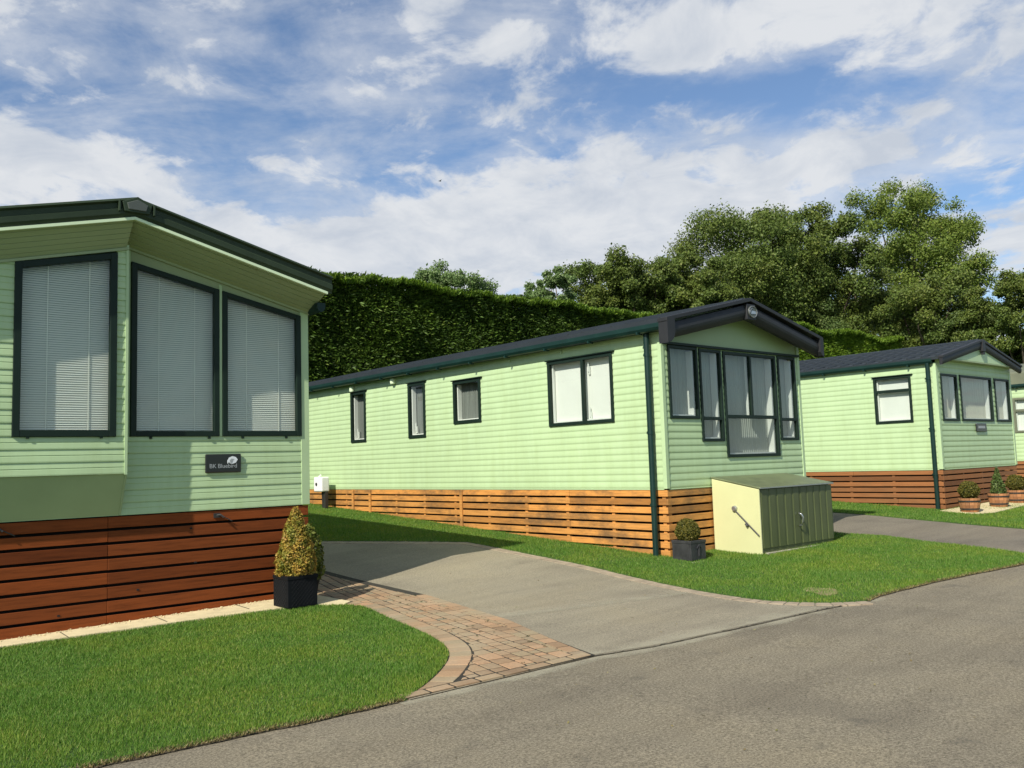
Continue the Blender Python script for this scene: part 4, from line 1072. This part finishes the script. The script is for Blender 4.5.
po = square_planter(pt, gx, gy, g0, .36, .34, 'black_pot')
lat = MB()                                          # woven diagonal relief on the black planter
for fy, ax in ((gy-.1805, 'f'), (gx-.1805, 'l')):
    for i in range(-5, 9):
        for s_ in (1, -1):
            q0, q1 = i*.05, i*.05+.30
            pts = []
            for t in np.linspace(0, 1, 7):
                uu = (q0+(q1-q0)*t) if s_ > 0 else (.40-(q0+(q1-q0)*t)); zz = .02+t*.29
                if .01 < uu < .39: pts.append((uu*.9, zz))
            if len(pts) > 1:
                P = [((gx-.18+u, fy, g0+z) if ax == 'f' else (fy, gy-.18+u, g0+z)) for u, z in pts]; lat.tube([P[0], P[-1]], .0022, 4)
obj('lattice', lat, 'black_pot', po)
np_mesh('foliage', cone_leaves((gx+.01, gy, g0), [(.30, .15), (.36, .205), (.46, .225), (.62, .19), (.80, .135), (.95, .085), (1.03, .05), (1.10, .012)], 9000, .030), 4, 'leaf_gold', pt)
core = MB(); core.lathe([(.10, .28), (.15, .36), (.165, .46), (.14, .62), (.095, .80), (.055, .98), (.02, 1.08)], (gx+.01, gy, g0), 14); obj('stem', core, 'leaf_box', pt)

sx, sy_ = 5.02, 9.60; g0 = float(gz(sx, sy_))+.03
sh = thing('planter_shrub', 'loose green cone shrub in a small black pot, tucked behind the golden cone', 'planter', (sx, sy_, g0))
q = MB(); q.lathe([(.08, 0), (.11, .18), (.12, .18), (.12, .21), (.10, .21), (.095, .17)], (sx, sy_, g0), 18); obj('planter', q, 'black_pot', sh)
np_mesh('foliage', cone_leaves((sx, sy_, g0), [(.16, .07), (.26, .14), (.44, .165), (.60, .13), (.74, .08), (.86, .02)], 2200, .045, .35), 4, 'leaf_shrub', sh)
q = MB(); q.tube([(sx, sy_, g0+.15), (sx+.01, sy_, g0+.5), (sx, sy_, g0+.75)], [.018, .012, .005], 6); obj('stem', q, 'bark', sh)

# lead planter with box ball
lx_, ly_ = 9.945, 7.83; g0 = float(gz(lx_, ly_))+.004
sl = MB(); sl.box(lx_-.22, lx_+.38, ly_-.23, ly_+.20, g0-.05, g0+.002); o = obj('stepping_slab', sl, 'slab_grey', bevel=.008); tag(o, 'pale stone slab lying under the lead grey planter', 'slab')
g0 += .012
pb = thing('planter_shrub', 'clipped box ball in a square lead grey planter beside the storage box', 'planter', (lx_, ly_, g0))
po = square_planter(pb, lx_, ly_, g0, .33, .265, 'lead')
em = MB(); em.tube([(lx_, ly_-.171, g0+.05), (lx_, ly_-.175, g0+.20)], .012, 6); em.tube([(lx_-.05, ly_-.171, g0+.16), (lx_, ly_-.177, g0+.21), (lx_+.05, ly_-.171, g0+.16)], .009, 6); obj('planter_emblem', em, 'lead', po)
np_mesh('foliage', ball_leaves((lx_-.02, ly_, g0+.39), .175, .17, 5200, .024), 4, 'leaf_box', pb)
q = MB(); q.lathe([(.05, -.13), (.115, -.08), (.135, 0), (.115, .08), (.04, .13)], (lx_-.02, ly_, g0+.39), 14); obj('stem', q, 'hedge_core', pb)

# three half-barrel pots before caravan 3
def barrel(x, y, label, shape):
    g0 = float(gz(x, y))+.036
    S = .87
    r = thing('barrel_pot', label, 'plant pot', (x, y, g0), 'half barrel pots before the right hand caravan')
    b = MB(); n = 16
    for i in range(n):                             # staves
        t0, t1 = 2*math.pi*(i+.03)/n, 2*math.pi*(i+.97)/n
        for (ra, za), (rb, zb) in (((.185*S, 0), (.225*S, .16*S)), ((.225*S, .16*S), (.238*S, .32*S))):
            def P(rr, t, z): return (x+rr*math.cos(t), y+rr*math.sin(t), g0+z)
            b.hexa([P(ra, t0, za), P(ra, t1, za), P(ra-.02, t1, za), P(ra-.02, t0, za), P(rb, t0, zb), P(rb, t1, zb), P(rb-.022, t1, zb), P(rb-.022, t0, zb)])
    bo = obj('barrel', b, 'barrel', r)
    for z, rr in ((.07*S, .207*S), (.25*S, .236*S)):
        h = MB(); h.lathe([(rr-.01, 0), (rr+.004, 0), (rr+.006, .03), (rr-.01, .03)], (x, y, g0+z-.015), 24); obj('hoop', h, 'stay', bo)
    s = MB(); s.lathe([(.18*S, .0), (.205*S, .27*S)], (x, y, g0+.005), 18); obj('soil', s, 'soil', r)
    if shape == 'ball':
        np_mesh('foliage', ball_leaves((x, y, g0+.43), .20, .185, 3000, .032), 4, 'leaf_box', r)
        q = MB(); q.lathe([(.05, -.14), (.13, -.09), (.155, 0), (.13, .09), (.04, .14)], (x, y, g0+.43), 12); obj('stem', q, 'hedge_core', r)
    else:
        np_mesh('foliage', cone_leaves((x, y, g0), [(.24, .10), (.32, .14), (.46, .115), (.60, .075), (.72, .04), (.83, .01)], 2200, .04, .3), 4, 'leaf_conifer', r)
        q = MB(); q.tube([(x, y, g0+.2), (x, y, g0+.82)], [.03, .008], 6); obj('stem', q, 'bark', r)
    return r
barrel(18.72, 7.56, 'half barrel pot with a round clipped ball, nearest the dark downpipe', 'ball')
barrel(20.22, 7.56, 'half barrel pot with a small pointed conifer', 'cone')
barrel(21.40, 7.62, 'half barrel pot with a round clipped ball, at the edge of the photo', 'ball')

# service meter post by caravan 2
mx, my = 9.62, 17.75; g0 = float(gz(mx, my))+.03
mt = thing('meter_post', 'white meter box on a black post beside the middle caravan', 'meter box', (mx, my, g0))
q = MB(); q.box(mx-.02, mx+.06, my-.16, my-.06, g0-.04, g0+.44); q.tube([(mx+.0, my-.02, g0), (mx-.01, my-.01, g0+.40)], .018, 6); obj('post', q, 'stay', mt, bevel=.006)
q = MB(); q.box(mx-.11, mx+.09, my-.17, my+.20, g0+.35, g0+.68); bx = obj('meter_box', q, 'white', mt, bevel=.03, seg=3)
q = MB(); q.tube([(mx-.10, my+.06, g0+.52), (mx-.125, my+.06, g0+.52)], .035, 12); obj('socket', q, 'stay', bx)
q = MB(); q.tube([(mx-.05, my+.05, g0+.68), (mx-.05, my-.02, g0+.72)], .02, 8); obj('cap', q, 'white', bx)

# ------------------------------------------------------------------ hedges
def hedge(name, label, x0, x1, y0, y1, ztop, n_front, n_top, mat, size, n_end=0):
    r = thing(name, label, 'hedge', ((x0+x1)/2, (y0+y1)/2, float(gz((x0+x1)/2, y0))))
    nx, nz = int((x1-x0)/.5), 14
    b = MB(); zb = float(gz((x0+x1)/2, y0))-.3
    b.box(x0+.35, x1-.35, y0+.42, y1-.42, zb, min(ztop(x0), ztop(x1))-.35); obj('hedge_core', b, 'hedge_core', r, bevel=.2)
    def wob(a, c): return .07*np.sin(a*1.7+.6*np.sin(c*2.3))+.06*np.sin(c*2.9+a*.8)+.05*np.sin(a*5.1+c*4)+.03*np.sin(a*13+c*9)
    V = []
    def sprays(p, nrm, n, droop):
        d = nrm[None]*rng.uniform(.5, 1.0, n)[:, None]+rng.normal(0, .38, (n, 3))*np.array([1.3, .8, .8]); d[:, 2] += droop
        d /= np.linalg.norm(d, axis=1)[:, None]
        s = np.cross(d, rng.normal(0, 1, (n, 3))+nrm[None]*.2); s /= np.linalg.norm(s, axis=1)[:, None]
        l = (size*rng.uniform(.6, 1.5, n))[:, None]; w = l*.15; up_ = np.array([0, 0, 1.0])
        tip = p+d*l-up_*l*.18
        V.append(np.stack([p-d*l*.25, p+d*l*.35+s*w, tip, p+d*l*.35-s*w], 1).reshape(-1, 3))
    x = rng.uniform(x0, x1, n_front); zt = ztop(x); z = zb+(zt-zb)*rng.random(n_front)**.8
    p = np.stack([x, y0+.18-wob(x, z)-np.abs(rng.normal(0, .06, n_front))+.22*rng.random(n_front), z], 1); sprays(p, np.array([0, -1.0, .15]), n_front, .15)
    x = rng.uniform(x0, x1, n_top); y = rng.uniform(y0, y1, n_top)
    
    ne = int(n_front*.12)
    for xe, sx in ((x0, -1), (x1, 1)):
        y = rng.uniform(y0, y1, ne); z = zb+(ztop(xe)-zb)*rng.random(ne)
        p = np.stack([xe-sx*(.15-wob(y, z)), y, z], 1); sprays(p, np.array([sx*1.0, 0, .1]), ne, .15)
    np_mesh('foliage', np.concatenate(V), 4, mat, r)
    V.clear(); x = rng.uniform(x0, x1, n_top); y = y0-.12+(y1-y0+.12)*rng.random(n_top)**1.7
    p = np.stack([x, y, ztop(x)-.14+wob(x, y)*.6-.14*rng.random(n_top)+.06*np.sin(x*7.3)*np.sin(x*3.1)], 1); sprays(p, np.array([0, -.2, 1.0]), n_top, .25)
    np_mesh('sunlit_tops', np.concatenate(V), 4, 'hedge_light', r)  # top sprays in a lighter colour standing for sunlight
    return r
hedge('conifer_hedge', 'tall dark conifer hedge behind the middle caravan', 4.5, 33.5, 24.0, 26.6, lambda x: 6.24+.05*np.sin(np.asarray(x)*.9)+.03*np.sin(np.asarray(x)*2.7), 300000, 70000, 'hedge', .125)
hedge('conifer_hedge', 'lighter sunlit conifer hedge between the middle and right hand roofs', 33.0, 53, 24.6, 27.2, lambda x: 6.55+np.clip((np.asarray(x)-33)*.04, 0, .35)+.12*np.sin(np.asarray(x)*1.1), 90000, 50000, 'hedge_light', .135)

# ------------------------------------------------------------------ trees
def limb_path(a, b, n=6, wig=.06):
    a, b = np.array(a, float), np.array(b, float); l = np.linalg.norm(b-a); out = []
    ph = rng.uniform(0, 6, 3)
    for i in range(n+1):
        t = i/n; p = a+(b-a)*t+np.sin(ph+t*5)*wig*l*t*(1-t)*2; p[2] += .10*l*math.sin(t*math.pi)*.3; out.append(tuple(p))
    return out

def tree(label, px, py_top, py_bot, halfw_px, depth, mat, n_clumps=70, leaves=220, lsize=.30, gap=0.0, group='trees behind the hedge', shape=1.0, lean=0, holes=(), seed=1, name='broadleaf_tree', low=.0, trunkr=.28):
    global rng
    rng_old = rng; rng = np.random.default_rng(seed)
    halfw_px *= 1.08; d0 = depth; ry = pray(px, 300); back = 28.2+halfw_px/F*depth*.9 if px < 915 else 0
    depth = max(depth, back/ry.y, (56/ry.x if px >= 915 else 0)); lsize *= (depth/d0)**.8
    top = at_depth(px, py_top, depth); bot = at_depth(px, py_bot, depth); hw = halfw_px/F*depth
    cx, cy_ = top.x, top.y; g0 = float(gz(cx, cy_))
    r = thing(name, label, 'tree', (cx, cy_, g0), group)
    zc0, zc1 = bot.z, top.z; zc = (zc0+zc1)/2; hz = (zc1-zc0)/2
    # clump centres on and in a lumpy ellipsoid
    C = []; R = []
    ph = rng.uniform(0, 6, 6)
    tries = 0
    n_clumps = int(n_clumps*2.0)
    while len(C) < n_clumps and tries < n_clumps*60:
        tries += 1
        d = rng.normal(size=3); d /= np.linalg.norm(d)
        lump = 1+.13*math.sin(3*d[0]+ph[0])+.12*math.sin(4*d[2]+ph[1]+2*d[1])+.10*math.sin(5*d[1]+ph[2])
        k = rng.random()**.38*lump*.93
        p = np.array([cx+d[0]*hw*k, cy_+d[1]*hw*k, zc+d[2]*hz*k*(shape if d[2] < 0 else 1)])
        if gap and rng.random() < gap and k < .55: continue
        q = A_R @ p; X, Yp = 512+F*q[0]/q[2], 384-F*q[1]/q[2]
        if any(((X-h[0])/h[2])**2+((Yp-h[1])/h[3])**2 < 1 for h in holes): continue
        C.append(p); R.append(hw*rng.uniform(.09, .19))
    C = np.array(C); R = np.array(R)
    dd = np.sort(np.linalg.norm(C[:, None]-C[None], axis=2), axis=1)[:, 5]; keep = dd < np.percentile(dd, 80)*1.08; C, R = C[keep], R[keep]
    V = []
    for p, rr in zip(C, R):
        n = int(2.5*leaves*(rr/(hw*.15))**1.6)
        d = rng.normal(size=(n, 3)); d /= np.linalg.norm(d, axis=1)[:, None]
        k = rng.random(n)**.4; q = p+d*(rr*k)[:, None]*np.array([1, 1, .72])+rng.normal(0, rr*.10, (n, 3))
        V.append(leaf_quads(q, d*.6+np.array([-.25, -.2, .5]), lsize*.42, .7, .7))
    # stray outer sprigs break the outline
    k = rng.integers(0, len(C), n_clumps*14); d = rng.normal(size=(len(k), 3)); d /= np.linalg.norm(d, axis=1)[:, None]
    q = C[k]+d*(R[k]*rng.uniform(.9, 1.18, len(k)))[:, None]; V.append(leaf_quads(q, d, lsize*.6, .3, .6))
    np_mesh('crown', np.concatenate(V), 4, mat, r)
    t = MB(); fork = g0+(zc0-g0)*.55+hz*.25
    fx, fy_ = cx+lean, cy_
    t.tube([(cx, cy_, g0-.3), (cx+lean*.3, cy_, g0+(fork-g0)*.5), (fx, fy_, fork)], [trunkr*1.3, trunkr, trunkr*.8], 10)
    order = np.argsort(-R)[:max(10, n_clumps//10)]
    for i in order:
        t.tube(limb_path((fx, fy_, fork-rng.uniform(0, .4)), C[i]), list(np.linspace(trunkr*.42, trunkr*.07, 7)), 6)
    obj('trunk', t, 'bark', r, smooth=True)
    rng = rng_old
    return r

# main skyline, left to right
tree('small pale tree showing above the hedge left of the middle caravan roof', 446, 255, 330, 50, 44, 'leaf_pale', 46, 150, .26, seed=3)
tree('small pale round tree beside the gap of sky above the hedge', 551, 262, 335, 30, 46, 'leaf_pale', 36, 150, .26, seed=4)
tree('mid green tree between the small pale tree and the big olive tree', 620, 252, 345, 58, 50, 'leaf_dense', 60, 200, .30, seed=5)
tree('broad olive green tree rising behind the middle caravan gable', 742, 200, 380, 96, 50, 'leaf_dense', 130, 260, .30, seed=6, shape=1.1)
tree('dense olive tree filling in before the tall airy tree', 806, 194, 370, 66, 47, 'leaf_dense', 80, 250, .30, seed=16, shape=1.1)
tree('mid green tree filling the skyline between its taller and lower neighbours', 652, 240, 350, 58, 52, 'leaf_dense', 56, 220, .30, seed=21)
tree('lower olive tree leaning out at the left of the broad tree', 690, 243, 350, 48, 48, 'leaf_dense', 56, 220, .30, seed=7)
tree('tall airy ash tree, the highest crown, with sky showing between its limbs', 893, 184, 335, 80, 55, 'leaf_ash', 105, 200, .32, gap=.45, seed=8, holes=((855, 255, 14, 48), (872, 262, 13, 30), (890, 232, 8, 12)), trunkr=.34)
tree('olive tree under the right side of the tall airy tree', 925, 262, 390, 66, 46, 'leaf_dense', 80, 240, .28, seed=9)
tree('dark leafy tree at the right edge above the farthest roof', 1010, 248, 400, 56, 46, 'leaf_dense', 70, 230, .28, seed=10)
tree('dark conifer behind the ridge of the right hand caravan', 1014, 318, 400, 22, 40, 'leaf_dark', 34, 180, .24, seed=12, name='conifer_tree')
tree('yellowish bush growing before the dark conifer', 960, 308, 380, 40, 43, 'leaf_bush', 46, 200, .22, seed=13, group='bushes below the trees', name='bush', trunkr=.12)
tree('dusky bush under the tall airy tree', 880, 300, 370, 52, 42, 'leaf_bush', 54, 200, .22, seed=14, group='bushes below the trees', name='bush', trunkr=.12)
tree('low bush behind the lighter hedge left of the dusky bush', 806, 300, 360, 48, 44, 'leaf_bush', 50, 200, .24, seed=15, group='bushes below the trees', name='bush', trunkr=.12)
tree('tree partly out of frame beyond the right edge', 1085, 235, 400, 60, 50, 'leaf_dense', 60, 220, .3, seed=17)

# a small bird far up in the sky
bp = at_depth(440, 181, 70)
bd = thing('bird', 'tiny dark bird flying high in the sky', 'bird', (bp.x, bp.y, bp.z))
q = MB(); q.lathe([(.004, -.11), (.03, -.07), (.042, 0), (.03, .07), (.006, .12)], (0, 0, 0), 10)
q.v = [(bp.x+z, bp.y+x, bp.z+y) for x, y, z in q.v]
for s_ in (-1, 1):
    q.hexa([(bp.x-.04, bp.y, bp.z), (bp.x+.05, bp.y, bp.z), (bp.x-.01, bp.y+s_*.24, bp.z+.05), (bp.x-.05, bp.y+s_*.24, bp.z+.05),
            (bp.x-.04, bp.y, bp.z+.012), (bp.x+.05, bp.y, bp.z+.012), (bp.x-.01, bp.y+s_*.24, bp.z+.056), (bp.x-.05, bp.y+s_*.24, bp.z+.056)])
obj('body', q, 'bird', bd)

# ------------------------------------------------------------------ light and sky
SUN = Vector((-3.3, -1.0, 2.88)).normalized()
el = math.asin(SUN.z); az = math.atan2(SUN.x, SUN.y)
sd = bpy.data.lights.new('sun', 'SUN'); sd.energy = 5.0; sd.angle = math.radians(.55); sd.color = (1, .955, .875)
so = bpy.data.objects.new('sun', sd); COL.objects.link(so); so.rotation_euler = SUN.to_track_quat('Z', 'Y').to_euler()
so.location = (0, 0, 30)

w = bpy.data.worlds.new('World'); scene.world = w; w.use_nodes = True
nt = w.node_tree; bg = nt.nodes['Background']; bg.inputs[1].default_value = .115
def N(t, **k):
    n = nt.nodes.new(t)
    for a, v in k.items(): setattr(n, a, v)
    return n
def math_(op, a, b=None, c=None):
    n = N('ShaderNodeMath', operation=op)
    for i, v in enumerate((a, b, c)):
        if v is None: continue
        if hasattr(v, 'is_linked'): nt.links.new(v, n.inputs[i])
        else: n.inputs[i].default_value = v
    return n.outputs[0]
sky = N('ShaderNodeTexSky', sky_type='NISHITA'); sky.sun_disc = False; sky.sun_elevation = el; sky.sun_rotation = az
sky.air_density = 1.0; sky.dust_density = .6; sky.ozone_density = 1.6
tc = N('ShaderNodeTexCoord'); sep = N('ShaderNodeSeparateXYZ'); nt.links.new(tc.outputs['Generated'], sep.inputs[0])
X, Y, Z = sep.outputs
dotr = math_('ADD', math_('MULTIPLY', X, rt.x), math_('MULTIPLY', Y, rt.y))
fh = Vector((sy, cy)); dotf = math_('ADD', math_('MULTIPLY', X, fh.x), math_('MULTIPLY', Y, fh.y))
AZ = math_('ARCTAN2', dotr, dotf); EL = math_('ARCSINE', Z)
den = math_('ADD', math_('MAXIMUM', Z, 0), .16)
cv = N('ShaderNodeCombineXYZ'); nt.links.new(math_('DIVIDE', dotr, den), cv.inputs[0]); nt.links.new(math_('DIVIDE', dotf, den), cv.inputs[1])
def skynoise(scale, detail, rough, dist, sx, sy2, rot=0, off=(0, 0, 0)):
    mp = N('ShaderNodeMapping'); mp.inputs['Scale'].default_value = (sx, sy2, 1); mp.inputs['Rotation'].default_value = (0, 0, rot); mp.inputs['Location'].default_value = off
    nt.links.new(cv.outputs[0], mp.inputs[0])
    n = N('ShaderNodeTexNoise'); n.inputs['Scale'].default_value = scale; n.inputs['Detail'].default_value = detail; n.inputs['Roughness'].default_value = rough; n.inputs['Distortion'].default_value = dist
    nt.links.new(mp.outputs[0], n.inputs['Vector']); return n.outputs[0]
nA = skynoise(1.9, 11, .56, .25, 1, .62, .30, (3.1, 1.7, 0))
nB = skynoise(6.0, 10, .60, .3, 1, .85, .45, (7, 2, 0))
nW = skynoise(3.4, 10, .64, .35, .75, 1.15, -.35, (2, 5, 0))
def azel(px, py):
    d = pray(px, py).normalized(); return math.atan2(d.dot(rt), d.x*fh.x+d.y*fh.y), math.asin(d.z)
total = None; KW = .62
# cloud banks and clear gaps of this day's sky: centre and size as directions, plus weight
for (px, py, rx, ry, rot, wgt) in (
        (105, 150, 190, 46, -3, .30), (30, 172, 150, 26, 0, .16), (560, 228, 330, 34, -3, .46), (400, 252, 260, 30, 0, .42), (560, 275, 400, 26, 0, .30), (700, 185, 180, 34, -6, .26), (870, 145, 190, 38, -14, .34), (640, 150, 160, 34, -8, .18),
        (930, 38, 170, 48, 8, .34), (690, 40, 66, 28, 0, .36), (505, 38, 42, 20, -8, .36), (840, 20, 120, 30, 0, .24),
        (45, 42, 60, 22, 6, .34), (30, 72, 28, 11, 0, .34), (195, 42, 50, 14, 0, .26), (190, 75, 40, 12, 0, .24), (420, 30, 120, 34, -25, .12), (330, 110, 150, 60, -28, .10), (500, 100, 160, 40, -18, .10), (1005, 230, 60, 26, 0, .32), (20, 3, 110, 12, 0, .2), (240, 5, 110, 12, 0, .2),
        (245, 190, 100, 26, 12, -.34), (440, 156, 60, 18, 0, -.22), (965, 205, 90, 22, 0, -.34), (760, 92, 190, 16, 4, -.28), (110, 98, 200, 14, 0, -.24), (590, 78, 80, 20, 0, -.16), (120, 25, 40, 40, 0, -.14), (930, 100, 110, 18, 4, -.24)):
    a0, e0_ = azel(px, py); th = math.radians(rot)-ROLL
    da, de = math_('SUBTRACT', AZ, a0), math_('SUBTRACT', EL, e0_)
    u = math_('MULTIPLY', math_('SUBTRACT', math_('MULTIPLY', da, math.cos(th)), math_('MULTIPLY', de, math.sin(th))), F/rx)
    v_ = math_('MULTIPLY', math_('ADD', math_('MULTIPLY', da, math.sin(th)), math_('MULTIPLY', de, math.cos(th))), F/ry)
    r2 = math_('ADD', math_('MULTIPLY', u, u), math_('MULTIPLY', v_, v_))
    g = math_('MULTIPLY', math_('POWER', 2.718, math_('MULTIPLY', r2, -.8)), wgt*KW)
    total = g if total is None else math_('ADD', total, g)
def smooth(val, lo, hi):
    m = N('ShaderNodeMapRange', interpolation_type='SMOOTHSTEP'); nt.links.new(val, m.inputs[0]); m.inputs[1].default_value = lo; m.inputs[2].default_value = hi; m.inputs[3].default_value = 0; m.inputs[4].default_value = 1
    return m.outputs[0]
dens = math_('ADD', math_('ADD', math_('MULTIPLY', nA, .85), math_('MULTIPLY', nB, 1.3)), math_('ADD', total, -1.07))
thick = smooth(dens, -.01, .30)                          # broken bright banks and puffs
veil = math_('MULTIPLY', smooth(math_('ADD', math_('ADD', math_('MULTIPLY', nW, 1.0), math_('MULTIPLY', nB, .60)), math_('MULTIPLY', total, .9)), .64, 1.14), .68)   # thin streaks
cover = math_('MULTIPLY', math_('MAXIMUM', thick, veil), .96)
shade = N('ShaderNodeValToRGB'); nC = skynoise(4.5, 8, .6, .4, 1, .8, .2, (1.12, 9.03, 0)); nt.links.new(nC, shade.inputs[0])
e = shade.color_ramp.elements; e[0].position = .35; e[0].color = (4.2, 4.55, 5.1, 1); e[1].position = .60; e[1].color = (5.6, 5.75, 5.95, 1)
skc = N('ShaderNodeMix', data_type='RGBA'); nt.links.new(cover, skc.inputs[0]); hs = N('ShaderNodeMix', data_type='RGBA', blend_type='MULTIPLY'); hs.inputs[0].default_value = 1; hs.inputs[7].default_value = (.88, .95, 1.03, 1)
nt.links.new(sky.outputs[0], hs.inputs[6]); nt.links.new(hs.outputs[2], skc.inputs[6]); nt.links.new(shade.outputs[0], skc.inputs[7])
nt.links.new(skc.outputs[2], bg.inputs[0])

# ------------------------------------------------------------------ render settings
scene.render.engine = 'CYCLES'
scene.view_settings.view_transform = 'Standard'; scene.view_settings.look = 'None'
scene.view_settings.exposure = .25; scene.view_settings.gamma = 1
scene.cycles.use_denoising = True
scene.cycles.max_bounces = 6; scene.cycles.transparent_max_bounces = 12
scene.cycles.sample_clamp_indirect = 8
